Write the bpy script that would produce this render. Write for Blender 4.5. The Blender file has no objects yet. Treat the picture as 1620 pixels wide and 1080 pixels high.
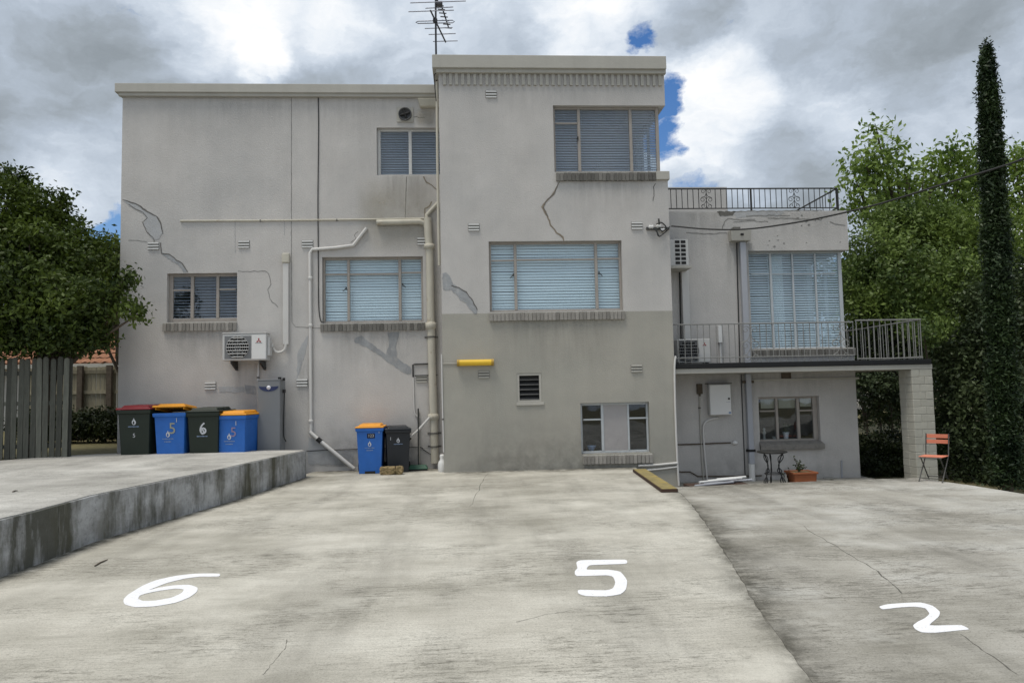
import bpy, bmesh, math, random
import numpy as np
from math import radians as R, sin, cos, pi, sqrt, atan
from mathutils import Vector, Matrix
from mathutils.geometry import tessellate_polygon

S = bpy.context.scene
COL = S.collection
rnd = random.Random(11)
nrs = np.random.RandomState(5)

# ------------------------------------------------------------------ camera
FPX, YAW, ROLL, HC = 1150.0, atan(.060), .0205, 1.67
PITCH = atan(78 / FPX)
Fv = Vector((sin(YAW) * cos(PITCH), cos(YAW) * cos(PITCH), sin(PITCH)))
r0 = Vector((cos(YAW), -sin(YAW), 0)); u0 = r0.cross(Fv)
Rv = r0 * cos(ROLL) - u0 * sin(ROLL); Uv = r0 * sin(ROLL) + u0 * cos(ROLL)
CAM = Vector((0, 0, HC))
cd = bpy.data.cameras.new('camera'); cam = bpy.data.objects.new('camera', cd); COL.objects.link(cam)
cd.sensor_width = 36; cd.lens = FPX / 1620 * 36; cd.clip_start = .1; cd.clip_end = 2000
cam.matrix_world = Matrix(((Rv.x, Uv.x, -Fv.x, 0), (Rv.y, Uv.y, -Fv.y, 0), (Rv.z, Uv.z, -Fv.z, HC), (0, 0, 0, 1)))
S.camera = cam

def ray(px, py): return Fv + Rv * ((px - 810) / FPX) - Uv * ((py - 540) / FPX)
def at(px, py, Y):                       # point on the plane y = Y -> (X, Z)
    d = ray(px, py); t = Y / d.y
    return d.x * t, HC + d.z * t
def gr(px, py, z=0.):                    # point on the level z -> (X, Y)
    d = ray(px, py); t = (z - HC) / d.z
    return d.x * t, d.y * t
def P3(px, py, Y):
    x, z = at(px, py, Y); return Vector((x, Y, z))

# ------------------------------------------------------------------ world and sun
SUN_EL, SUN_AZ = R(71), R(228)           # azimuth: clockwise from +Y (behind and left of the camera)
W = bpy.data.worlds.new('World'); S.world = W; W.use_nodes = True
nt = W.node_tree; nt.nodes.clear()
def N(tree, t, **kw):
    n = tree.nodes.new(t)
    for k, v in kw.items():
        if k.startswith('i_'):
            n.inputs[int(k[2:]) if k[2:].isdigit() else k[2:]].default_value = v
        else: setattr(n, k, v)
    return n
def ramp(tree, fac, stops, interp='LINEAR'):
    n = tree.nodes.new('ShaderNodeValToRGB'); n.color_ramp.interpolation = interp
    e = n.color_ramp.elements
    while len(e) < len(stops): e.new(.5)
    for q, (p, c) in zip(e, stops):
        q.position = p; q.color = (c, c, c, 1) if not hasattr(c, '__len__') else (*c[:3], 1)
    tree.links.new(fac, n.inputs[0]); return n.outputs[0]
def math_(tree, op, a, b=None, c=None, clamp=False):
    n = tree.nodes.new('ShaderNodeMath'); n.operation = op; n.use_clamp = clamp
    for k, q in enumerate((a, b, c)):
        if q is None: continue
        if isinstance(q, (int, float)): n.inputs[k].default_value = q
        else: tree.links.new(q, n.inputs[k])
    return n.outputs[0]
L = nt.links.new
sky = N(nt, 'ShaderNodeTexSky', sky_type='NISHITA', sun_disc=False)
sky.sun_elevation = SUN_EL; sky.sun_rotation = SUN_AZ
tc = N(nt, 'ShaderNodeTexCoord')
def wnoise(scale, detail, rough=.55, zs=1.6, off=0.):
    mp = N(nt, 'ShaderNodeMapping'); mp.inputs['Scale'].default_value = (1, 1, zs); mp.inputs['Location'].default_value = (off, off * .7, off * .3)
    L(tc.outputs['Generated'], mp.inputs[0])
    n = N(nt, 'ShaderNodeTexNoise'); n.inputs['Scale'].default_value = scale; n.inputs['Detail'].default_value = detail; n.inputs['Roughness'].default_value = rough
    L(mp.outputs[0], n.inputs['Vector']); return n
nd = wnoise(4.5, 7, .6)
sub = N(nt, 'ShaderNodeVectorMath', operation='SUBTRACT'); L(nd.outputs['Color'], sub.inputs[0]); sub.inputs[1].default_value = (.5, .5, .5)
scl = N(nt, 'ShaderNodeVectorMath', operation='SCALE'); L(sub.outputs[0], scl.inputs[0]); scl.inputs['Scale'].default_value = .17
add = N(nt, 'ShaderNodeVectorMath', operation='ADD'); L(tc.outputs['Generated'], add.inputs[0]); L(scl.outputs[0], add.inputs[1])
nrm = N(nt, 'ShaderNodeVectorMath', operation='NORMALIZE'); L(add.outputs[0], nrm.inputs[0])
def blob(px, py, rdeg):
    d = ray(px, py).normalized()
    n = N(nt, 'ShaderNodeVectorMath', operation='DOT_PRODUCT'); L(nrm.outputs[0], n.inputs[0]); n.inputs[1].default_value = d
    m = N(nt, 'ShaderNodeMapRange', interpolation_type='SMOOTHSTEP')
    m.inputs['From Min'].default_value = cos(R(rdeg)); m.inputs['From Max'].default_value = cos(R(rdeg * .15))
    L(n.outputs['Value'], m.inputs['Value']); return m.outputs[0]
n1 = wnoise(3.6, 10, .58, 1.8, 3.1)
L(add.outputs[0], n1.inputs['Vector'].links[0].from_node.inputs[0])
b = math_(nt, 'MULTIPLY_ADD', n1.outputs['Fac'], 1.9, -.40)
for (px, py, rd, w) in [(1400, 60, 17, -.26), (1560, 190, 10, -.10), (1240, 230, 7, .26), (1110, 175, 6., .42), (930, 40, 6.5, .34), (770, 50, 7, .0), (350, 10, 7., .30), (560, 130, 5, -.12), (410, 95, 2.6, .3),
                        (60, 130, 12, -.16), (150, 110, 7, -.1), (60, 235, 5, .2), (160, 310, 7, .34), (600, 100, 9, -.06), (1500, 330, 10, .25), (200, 40, 4, -.12), (1330, 195, 3.5, .18), (540, 50, 3.5, .25)]:
    b = math_(nt, 'MULTIPLY_ADD', blob(px, py, rd), w, b)
ccol = ramp(nt, b, [(0., (.25, .285, .315)), (.22, (.33, .375, .42)), (.45, (.45, .515, .60)), (.65, (.61, .68, .77)), (.82, (.80, .85, .91)), (1., (.97, .98, .99))])
holes = None
for (px, py, rd, w) in [(1050, 180, 2.7, 1.), (1062, 222, 2.3, .92), (1010, 64, 1.7, .85), (1050, 140, 1.5, .6), (165, 378, 2.4, .9), (1352, 418, 2.0, .9), (1080, 318, 2.4, .72)]:
    o = math_(nt, 'MULTIPLY', blob(px, py, rd), w)
    holes = o if holes is None else math_(nt, 'MAXIMUM', holes, o)
n2 = wnoise(9, 10, .66, 1.2, 8.)
L(add.outputs[0], n2.inputs['Vector'].links[0].from_node.inputs[0])
hm = math_(nt, 'MULTIPLY_ADD', n2.outputs['Fac'], 1.9, -1.02)
hm = math_(nt, 'ADD', holes, hm)
hmask = ramp(nt, hm, [(.22, 0.), (.34, .25), (.62, 1.)])
bgc = N(nt, 'ShaderNodeBackground'); L(ccol, bgc.inputs[0]); bgc.inputs[1].default_value = 1.04
bgs = N(nt, 'ShaderNodeBackground'); hs = N(nt, 'ShaderNodeHueSaturation'); hs.inputs['Saturation'].default_value = 1.35; hs.inputs['Hue'].default_value = .508; L(sky.outputs[0], hs.inputs['Color']); L(hs.outputs[0], bgs.inputs[0]); bgs.inputs[1].default_value = .13
mx = N(nt, 'ShaderNodeMixShader'); L(hmask, mx.inputs[0]); L(bgc.outputs[0], mx.inputs[1]); L(bgs.outputs[0], mx.inputs[2])
wo = N(nt, 'ShaderNodeOutputWorld'); L(mx.outputs[0], wo.inputs[0])

sd = bpy.data.lights.new('sun', 'SUN'); sun = bpy.data.objects.new('sun', sd); COL.objects.link(sun)
sd.energy = 2.5; sd.angle = R(22); sd.color = (1, .94, .84)
sdir = Vector((sin(SUN_AZ) * cos(SUN_EL), cos(SUN_AZ) * cos(SUN_EL), sin(SUN_EL)))
sun.rotation_euler = sdir.to_track_quat('Z', 'Y').to_euler(); sun.location = (0, 0, 30)
S.view_settings.view_transform = 'Standard'; S.view_settings.look = 'None'
S.view_settings.exposure = 0.0; S.view_settings.gamma = 1; S.view_settings.use_curve_mapping = False

# ------------------------------------------------------------------ materials
def mat(name, col, rough=.7, var=.0, scale=3., bump=0., bscale=40., spec=.4, metal=0., streak=0., col2=None, c2lo=.55, c2hi=.7, c2scale=None, stretch=(1, 1, 1), speck=0., orand=0.):
    m = bpy.data.materials.new(name); m.use_nodes = True; t = m.node_tree
    p = t.nodes['Principled BSDF']; p.inputs['Roughness'].default_value = rough
    p.inputs['Specular IOR Level'].default_value = spec; p.inputs['Metallic'].default_value = metal
    p.inputs['Base Color'].default_value = (*col, 1)
    l = t.links.new
    if var or bump or streak or col2 or speck or orand:
        c = N(t, 'ShaderNodeTexCoord'); mp = N(t, 'ShaderNodeMapping'); mp.inputs['Scale'].default_value = stretch
        l(c.outputs['Object'], mp.inputs[0])
        def noi(s, d=6, r=.6, vec=None):
            n = N(t, 'ShaderNodeTexNoise'); n.inputs['Scale'].default_value = s; n.inputs['Detail'].default_value = d; n.inputs['Roughness'].default_value = r
            l(vec or mp.outputs[0], n.inputs['Vector']); return n.outputs['Fac']
        cur = None
        def mixc(fac, a, bcol, mode='MIX'):
            n = N(t, 'ShaderNodeMix', data_type='RGBA', blend_type=mode)
            if isinstance(fac, float): n.inputs[0].default_value = fac
            else: l(fac, n.inputs[0])
            for s_, q in ((6, a), (7, bcol)):
                if hasattr(q, '__len__'): n.inputs[s_].default_value = (*q, 1)
                else: l(q, n.inputs[s_])
            return n.outputs[2]
        cur = col
        if col2:
            cur = mixc(ramp(t, noi(c2scale or scale, 8, .62), [(c2lo, 0.), (c2hi, 1.)]), cur, col2)
        if var:
            f = ramp(t, noi(scale), [(.25, 1 - var), (.75, 1 + var)])
            cur = mixc(1., cur, f, 'MULTIPLY')
        if streak:
            mp2 = N(t, 'ShaderNodeMapping'); mp2.inputs['Scale'].default_value = (3.2, 3.2, .16); l(c.outputs['Object'], mp2.inputs[0])
            f = ramp(t, noi(1., 6, .65, mp2.outputs[0]), [(.45, 1.), (.75, 1 - streak)])
            cur = mixc(1., cur, f, 'MULTIPLY')
        if speck:
            f = ramp(t, noi(bscale * 1.7, 3, .7), [(.3, 1 - speck), (.7, 1 + speck)])
            cur = mixc(1., cur, f, 'MULTIPLY')
        if orand:
            oi = N(t, 'ShaderNodeObjectInfo'); cur = mixc(1., cur, ramp(t, oi.outputs['Random'], [(0., 1 - orand), (1., 1 + orand)]), 'MULTIPLY')
        if not hasattr(cur, '__len__'): l(cur, p.inputs['Base Color'])
        if bump:
            bn = N(t, 'ShaderNodeBump'); bn.inputs['Strength'].default_value = bump; bn.inputs['Distance'].default_value = .02
            l(noi(bscale, 5, .6), bn.inputs['Height']); l(bn.outputs[0], p.inputs['Normal'])
    return m

def concrete(name, base, dark, light, seed):
    m = bpy.data.materials.new(name); m.use_nodes = True; t = m.node_tree; l = t.links.new
    p = t.nodes['Principled BSDF']; p.inputs['Roughness'].default_value = .85; p.inputs['Specular IOR Level'].default_value = .25
    c = N(t, 'ShaderNodeTexCoord')
    def noi(s, sc, d=6, r=.6, off=0.):
        mp = N(t, 'ShaderNodeMapping'); mp.inputs['Scale'].default_value = sc; mp.inputs['Location'].default_value = (seed + off, seed * 1.7 - off, 0)
        l(c.outputs['Object'], mp.inputs[0])
        n = N(t, 'ShaderNodeTexNoise'); n.inputs['Scale'].default_value = s; n.inputs['Detail'].default_value = d; n.inputs['Roughness'].default_value = r
        l(mp.outputs[0], n.inputs['Vector']); return n.outputs['Fac']
    def mix(f, a, b, mode='MIX'):
        n = N(t, 'ShaderNodeMix', data_type='RGBA', blend_type=mode)
        if isinstance(f, float): n.inputs[0].default_value = f
        else: l(f, n.inputs[0])
        for s_, q in ((6, a), (7, b)):
            if hasattr(q, '__len__'): n.inputs[s_].default_value = (*q, 1)
            else: l(q, n.inputs[s_])
        return n.outputs[2]
    big = noi(.42, (1, 1, 1), 5, .6)
    mid = noi(1.1, (.75, 1.5, 1), 8, .68, 4.)
    sumv = math_(t, 'MULTIPLY_ADD', big, .55, math_(t, 'MULTIPLY', mid, .45))
    cur = mix(ramp(t, sumv, [(.36, .85), (.52, 0.)]), base, dark)
    cur = mix(ramp(t, sumv, [(.52, 0.), (.66, 1.)]), cur, light)
    # broom streaks run along x, strongest in patches
    st = noi(1., (2.2, 42, 1), 4, .6, 2.)
    cur = mix(1., cur, ramp(t, st, [(.3, .90), (.7, 1.06)]), 'MULTIPLY')
    # broken dark scuffs along the broom, gathered in dirty zones
    sc1 = noi(1., (4.5, 22, 1), 10, .82, 9.)
    sc2 = noi(.75, (1, 1.3, 1), 6, .62, 13.)
    zone = ramp(t, sc2, [(.46, 0.), (.6, 1.)])
    f = math_(t, 'MULTIPLY', ramp(t, sc1, [(.49, 0.), (.60, .95)]), zone)
    cur = mix(f, cur, tuple(q * .62 for q in dark))
    long_ = noi(1., (.9, 30, 1), 7, .7, 31.)
    cur = mix(ramp(t, long_, [(.63, 0.), (.70, .6)]), cur, tuple(q * .6 for q in dark))
    # wash marks running out of the bays, towards the street
    wash = noi(1., (1.5, .22, 1), 6, .62, 51.)
    cur = mix(1., cur, ramp(t, wash, [(.34, .80), (.5, 1.), (.68, 1.07)]), 'MULTIPLY')
    gritn = noi(70, (1, 1, 1), 3, .75)
    cur = mix(1., cur, ramp(t, gritn, [(.3, .76), (.5, 1.), (.72, 1.12)]), 'MULTIPLY')
    g2 = noi(34, (1, 1.4, 1), 5, .85, 21.)
    gz = math_(t, 'MULTIPLY', ramp(t, g2, [(.54, 0.), (.62, .85)]), ramp(t, sc2, [(.36, .25), (.58, 1.)]))
    cur = mix(gz, cur, tuple(q * .55 for q in dark))
    pale = ramp(t, noi(.55, (1, 1, 1), 7, .65, 27.), [(.55, 0.), (.72, .6)])
    cur = mix(pale, cur, tuple(min(.74, q * 1.1) for q in light))
    l(cur, p.inputs['Base Color'])
    bn = N(t, 'ShaderNodeBump'); bn.inputs['Strength'].default_value = .5; bn.inputs['Distance'].default_value = .012
    hh = math_(t, 'MULTIPLY_ADD', st, .8, gritn); l(hh, bn.inputs['Height']); l(bn.outputs[0], p.inputs['Normal'])
    return m

def stained(name):                       # board-marked concrete with vertical run-off stains
    m = bpy.data.materials.new(name); m.use_nodes = True; t = m.node_tree; l = t.links.new
    p = t.nodes['Principled BSDF']; p.inputs['Roughness'].default_value = .9
    c = N(t, 'ShaderNodeTexCoord')
    def noi(s, sc, d=6, r=.6, off=0.):
        mp = N(t, 'ShaderNodeMapping'); mp.inputs['Scale'].default_value = sc; mp.inputs['Location'].default_value = (off, off, off)
        l(c.outputs['Object'], mp.inputs[0])
        n = N(t, 'ShaderNodeTexNoise'); n.inputs['Scale'].default_value = s; n.inputs['Detail'].default_value = d; n.inputs['Roughness'].default_value = r
        l(mp.outputs[0], n.inputs['Vector']); return n.outputs['Fac']
    def mix(f, a, b, mode='MIX'):
        n = N(t, 'ShaderNodeMix', data_type='RGBA', blend_type=mode)
        if isinstance(f, float): n.inputs[0].default_value = f
        else: l(f, n.inputs[0])
        for s_, q in ((6, a), (7, b)):
            if hasattr(q, '__len__'): n.inputs[s_].default_value = (*q, 1)
            else: l(q, n.inputs[s_])
        return n.outputs[2]
    cur = mix(ramp(t, noi(2.2, (1, 1, 1.6), 8, .7), [(.4, 0.), (.62, 1.)]), (.29, .29, .285), (.46, .465, .47))
    cur = mix(ramp(t, noi(1., (1.25, 1.25, .3), 8, .7, 3.), [(.475, 0.), (.58, .88)]), cur, (.045, .045, .028))
    cur = mix(ramp(t, noi(1., (1.1, 1.1, .3), 6, .7, 11.), [(.48, 0.), (.66, .7)]), cur, (.07, .065, .028))
    cur = mix(ramp(t, noi(14, (1, 1, 1), 6, .75), [(.55, 0.), (.75, .7)]), cur, (.07, .07, .06))
    l(cur, p.inputs['Base Color'])
    bn = N(t, 'ShaderNodeBump'); bn.inputs['Strength'].default_value = .6; bn.inputs['Distance'].default_value = .02
    l(noi(22, (1, 1, 1), 7, .7), bn.inputs['Height']); l(bn.outputs[0], p.inputs['Normal'])
    return m

def leafmat(name, dark, light, scale=1.1, trans=.25):
    m = bpy.data.materials.new(name); m.use_nodes = True; t = m.node_tree; l = t.links.new
    p = t.nodes['Principled BSDF']; p.inputs['Roughness'].default_value = .5; p.inputs['Specular IOR Level'].default_value = .3
    g = N(t, 'ShaderNodeNewGeometry'); c = N(t, 'ShaderNodeTexCoord')
    n = N(t, 'ShaderNodeTexNoise'); n.inputs['Scale'].default_value = scale; n.inputs['Detail'].default_value = 3
    l(c.outputs['Object'], n.inputs['Vector'])
    f = math_(t, 'MULTIPLY_ADD', g.outputs['Random Per Island'], .38, math_(t, 'MULTIPLY_ADD', n.outputs['Fac'], 1.7, -.54))
    col = ramp(t, f, [(.1, dark), (.55, tuple((a + b_) / 2 for a, b_ in zip(dark, light))), (.95, light)])
    l(col, p.inputs['Base Color'])
    tr = N(t, 'ShaderNodeBsdfTranslucent'); l(col, tr.inputs[0])
    mxs = N(t, 'ShaderNodeMixShader'); mxs.inputs[0].default_value = trans
    l(p.outputs[0], mxs.inputs[1]); l(tr.outputs[0], mxs.inputs[2]); l(mxs.outputs[0], t.nodes['Material Output'].inputs[0])
    return m

def glass(name, tint=(.8, .9, .95), rough=.02):
    m = bpy.data.materials.new(name); m.use_nodes = True; t = m.node_tree; l = t.links.new
    t.nodes.remove(t.nodes['Principled BSDF'])
    fr = N(t, 'ShaderNodeLayerWeight'); fr.inputs[0].default_value = .5
    n = N(t, 'ShaderNodeTexNoise'); n.inputs['Scale'].default_value = 1.3; c = N(t, 'ShaderNodeTexCoord'); l(c.outputs['Object'], n.inputs['Vector'])
    bn = N(t, 'ShaderNodeBump'); bn.inputs['Strength'].default_value = .08; bn.inputs['Distance'].default_value = .05; l(n.outputs['Fac'], bn.inputs['Height'])
    tr = N(t, 'ShaderNodeBsdfTransparent'); tr.inputs[0].default_value = (*tint, 1)
    gl = N(t, 'ShaderNodeBsdfGlossy'); gl.inputs['Roughness'].default_value = rough; l(bn.outputs[0], gl.inputs['Normal'])
    f2 = math_(t, 'MULTIPLY_ADD', math_(t, 'POWER', fr.outputs['Facing'], 5.), .9, .065, clamp=True)
    mxs = N(t, 'ShaderNodeMixShader'); l(f2, mxs.inputs[0]); l(tr.outputs[0], mxs.inputs[1]); l(gl.outputs[0], mxs.inputs[2])
    l(mxs.outputs[0], t.nodes['Material Output'].inputs[0]); return m

M = {}
M['wall'] = mat('grey_render', (.52, .50, .478), .9, .08, 1.3, .4, 38, .2, streak=.05, col2=(.462, .45, .435), c2scale=.55, c2lo=.40, c2hi=.64, speck=.07)
M['wall_low'] = mat('olive_grey_paint', (.375, .358, .315), .85, .07, 1.1, .35, 38, .25, streak=.05, col2=(.325, .318, .282), c2scale=.5, c2lo=.4, c2hi=.62, speck=.03)
M['trim'] = mat('pale_trim_paint', (.415, .402, .362), .75, .07, 1.5, .15, 30, .3, streak=.08)
M['soffit'] = mat('dark_soffit', (.26, .25, .2), .9)
M['sillbrick'] = mat('painted_sill_brick', (.275, .26, .238), .9, .15, 9., .4, 60, .2, col2=(.2, .19, .175), c2scale=12, orand=.22)
M['sillbrickr'] = mat('weathered_sill_brick', (.17, .163, .15), .9, .2, 9., .4, 60, .2, col2=(.12, .115, .1), c2scale=12, orand=.3)
M['pbrick'] = mat('cream_painted_brick', (.44, .43, .375), .85, .08, 5., .35, 45, .2, speck=.05, orand=.05)
M['mortar'] = mat('painted_mortar', (.40, .39, .35), .95, .1, 8.)
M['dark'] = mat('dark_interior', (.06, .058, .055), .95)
M['frame'] = mat('taupe_window_paint', (.33, .30, .27), .6, .1, 6., .1, 40)
M['framew'] = mat('white_window_paint', (.56, .56, .55), .5, .08, 6.)
M['frameal'] = mat('grey_aluminium_frame', (.47, .50, .52), .45, .05, 5.)
M['glass'] = glass('window_glass', (.90, .94, .97))
M['glassb'] = glass('bluish_window_glass', (.925, .98, 1.))
M['slat'] = mat('white_blind_slat', (.84, .86, .88), .6)
M['slatd'] = mat('grey_blind_slat', (.34, .36, .40), .6)
M['slatk'] = mat('dark_wood_slat', (.12, .115, .12), .6)
M['roller'] = mat('cream_roller_blind', (.42, .39, .3), .85, .08, 4.)
M['board'] = mat('grey_infill_board', (.36, .345, .345), .85, .06, 2., speck=.03)
M['slab'] = concrete('broomed_concrete', (.495, .472, .412), (.285, .270, .225), (.64, .618, .55), 3.)
M['slabr'] = concrete('older_concrete', (.405, .388, .345), (.215, .203, .168), (.55, .542, .505), 17.)
M['slabl'] = concrete('pale_raised_concrete', (.475, .46, .425), (.32, .31, .28), (.58, .568, .527), 41.)
M['stain'] = stained('stained_kerb_concrete')
M['paintw'] = mat('white_road_paint', (.82, .82, .84), .75, .05, 6., .3, 70, speck=.08, col2=(.52, .51, .48), c2scale=26, c2lo=.60, c2hi=.72)
M['pave'] = mat('dirty_path_concrete', (.30, .29, .26), .9, .2, 2., .3, 40, col2=(.12, .115, .09), c2scale=3)
M['earth'] = mat('leaf_litter', (.13, .115, .06), .95, .35, 5., .6, 30, col2=(.05, .045, .03), c2scale=8)
M['grass'] = mat('thin_grass', (.13, .115, .05), .95, .35, 7., .6, 30, col2=(.24, .19, .10), c2scale=6)
M['pvc'] = mat('white_pipe_paint', (.58, .57, .55), .5, .05, 3., streak=.1)
M['cream'] = mat('aged_cream_pipe', (.50, .475, .40), .65, .1, 3., .1, 30, streak=.2, col2=(.33, .26, .18), c2scale=5, c2lo=.6, c2hi=.75)
M['gpvc'] = mat('grey_pvc', (.36, .375, .41), .45, .06, 2.)
M['white'] = mat('white_plastic', (.66, .66, .65), .45, .03, 3.)
M['acw'] = mat('aged_white_metal', (.52, .52, .51), .45, .05, 2., streak=.08)
M['grille'] = mat('grey_grille', (.17, .175, .18), .5)
M['acdark'] = mat('dark_fan_hole', (.07, .072, .075), .6)
M['black'] = mat('black_cable', (.02, .02, .02), .55)
M['iron'] = mat('black_wrought_iron', (.025, .025, .024), .5, .2, 9.)
M['rail'] = mat('grey_rail_paint', (.23, .23, .22), .6, .12, 8.)
M['cab'] = mat('grey_heater_casing', (.17, .18, .19), .45, .05, 2.)
M['cabs'] = mat('grey_heater_side', (.13, .138, .145), .5)
M['navy'] = mat('navy_badge', (.02, .03, .09), .4)
M['badge'] = mat('white_badge', (.7, .7, .75), .4)
M['red'] = mat('red_emblem', (.30, .012, .012), .4)
M['bin_b'] = mat('blue_bin_plastic', (.02, .125, .45), .48, .12, 5., .08, 60, col2=(.05, .15, .42), c2scale=7, c2lo=.58, c2hi=.8)
M['bin_g'] = mat('dark_green_bin_plastic', (.012, .02, .013), .45, .1, 4.)
M['bin_k'] = mat('charcoal_bin_plastic', (.014, .017, .022), .42, .1, 4.)
M['lid_y'] = mat('yellow_lid_plastic', (.72, .30, .015), .42, .06, 5.)
M['lid_r'] = mat('red_lid_plastic', (.22, .018, .025), .45, .06, 5.)
M['rubber'] = mat('black_rubber', (.012, .012, .012), .7)
M['printw'] = mat('white_print', (.50, .52, .55), .6)
M['printp'] = mat('faint_pale_print', (.20, .27, .40), .6)
M['printy'] = mat('faded_gold_marker', (.30, .30, .22), .6)
M['printm'] = mat('faded_pink_marker', (.26, .20, .30), .6)
M['sticker'] = mat('black_sticker', (.006, .006, .02), .5)
M['lampy'] = mat('yellowed_diffuser', (.72, .46, .035), .35, .08, 4.)
M['lampend'] = mat('yellowed_end_cap', (.40, .25, .04), .5)
M['terra'] = mat('terracotta', (.29, .095, .038), .75, .12, 5., .2, 40, col2=(.2, .06, .03), c2scale=4)
M['orange'] = mat('orange_painted_slat', (.64, .215, .13), .6, .08, 6.)
M['steel'] = mat('dark_chair_steel', (.075, .075, .07), .45, .1, 6., metal=.4)
M['plank'] = mat('mossy_timber', (.26, .21, .09), .9, .3, 6., .5, 30, col2=(.34, .25, .045), c2scale=5, stretch=(1, 1, 1))
M['plankd'] = mat('dark_timber_edge', (.06, .035, .025), .9)
M['stone'] = mat('lichen_stone', (.27, .2, .105), .95, .3, 14., .8, 30, col2=(.10, .085, .035), c2scale=11, c2lo=.45)
M['picket'] = mat('weathered_picket', (.10, .103, .086), .95, .35, 5., .6, 40, col2=(.13, .125, .105), c2scale=6, stretch=(3, 3, .4), orand=.4)
M['paling'] = mat('dry_paling', (.25, .225, .16), .95, .25, 6., .5, 40, stretch=(3, 3, .4), orand=.25)
M['tile'] = mat('terracotta_roof_tile', (.26, .12, .065), .9, .2, 2., .3, 20, col2=(.17, .09, .055), c2scale=3)
M['crack'] = mat('crack_shadow', (.13, .125, .115), .95, .3, 20.)
M['ventback'] = mat('vent_shadow_plate', (.20, .195, .18), .9)
M['crackg'] = mat('slab_crack', (.11, .105, .09), .95, .3, 20.)
M['hair'] = mat('hairline_crack', (.21, .205, .195), .95, .2, 20.)
M['crackt'] = mat('tan_filler', (.23, .195, .15), .95, .2, 10.)
M['patch'] = mat('grey_patch_render', (.315, .325, .335), .95, .16, 6., .5, 50, .2, col2=(.40, .40, .40), c2scale=7, c2lo=.5)
M['patchw'] = mat('pale_patch_render', (.40, .405, .41), .95, .10, 5., .4, 50, .2)
M['bark'] = mat('rough_bark', (.10, .08, .06), .95, .3, 8., .8, 20)
M['bronze'] = mat('antenna_metal', (.05, .05, .055), .5, metal=.6)
M['alum'] = mat('antenna_rod', (.25, .26, .3), .4, metal=.6)
M['slab_black'] = mat('near_black_slab', (.008, .0085, .010), .7, .2, 5.)  # near-black colour of the whole balcony slab
M['green'] = mat('green_plastic', (.03, .10, .06), .5)
M['house'] = mat('far_house_wall', (.45, .44, .42), .9)
LM = {}
LM['left'] = leafmat('broad_evergreen_leaves', (.013, .028, .006), (.125, .175, .028), .7)
LM['plane'] = leafmat('bright_green_leaves', (.06, .11, .022), (.31, .42, .085), .9, .4)
LM['olive'] = leafmat('olive_green_leaves', (.035, .065, .016), (.21, .29, .065), .9, .3)
LM['darkl'] = leafmat('dark_shrub_leaves', (.013, .025, .010), (.105, .14, .058), .8, .2)
LM['cyp'] = leafmat('cypress_foliage', (.009, .021, .009), (.052, .085, .028), 1.5, .1)
LM['hedge'] = leafmat('hedge_leaves', (.008, .016, .005), (.05, .065, .02), 2.)

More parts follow.
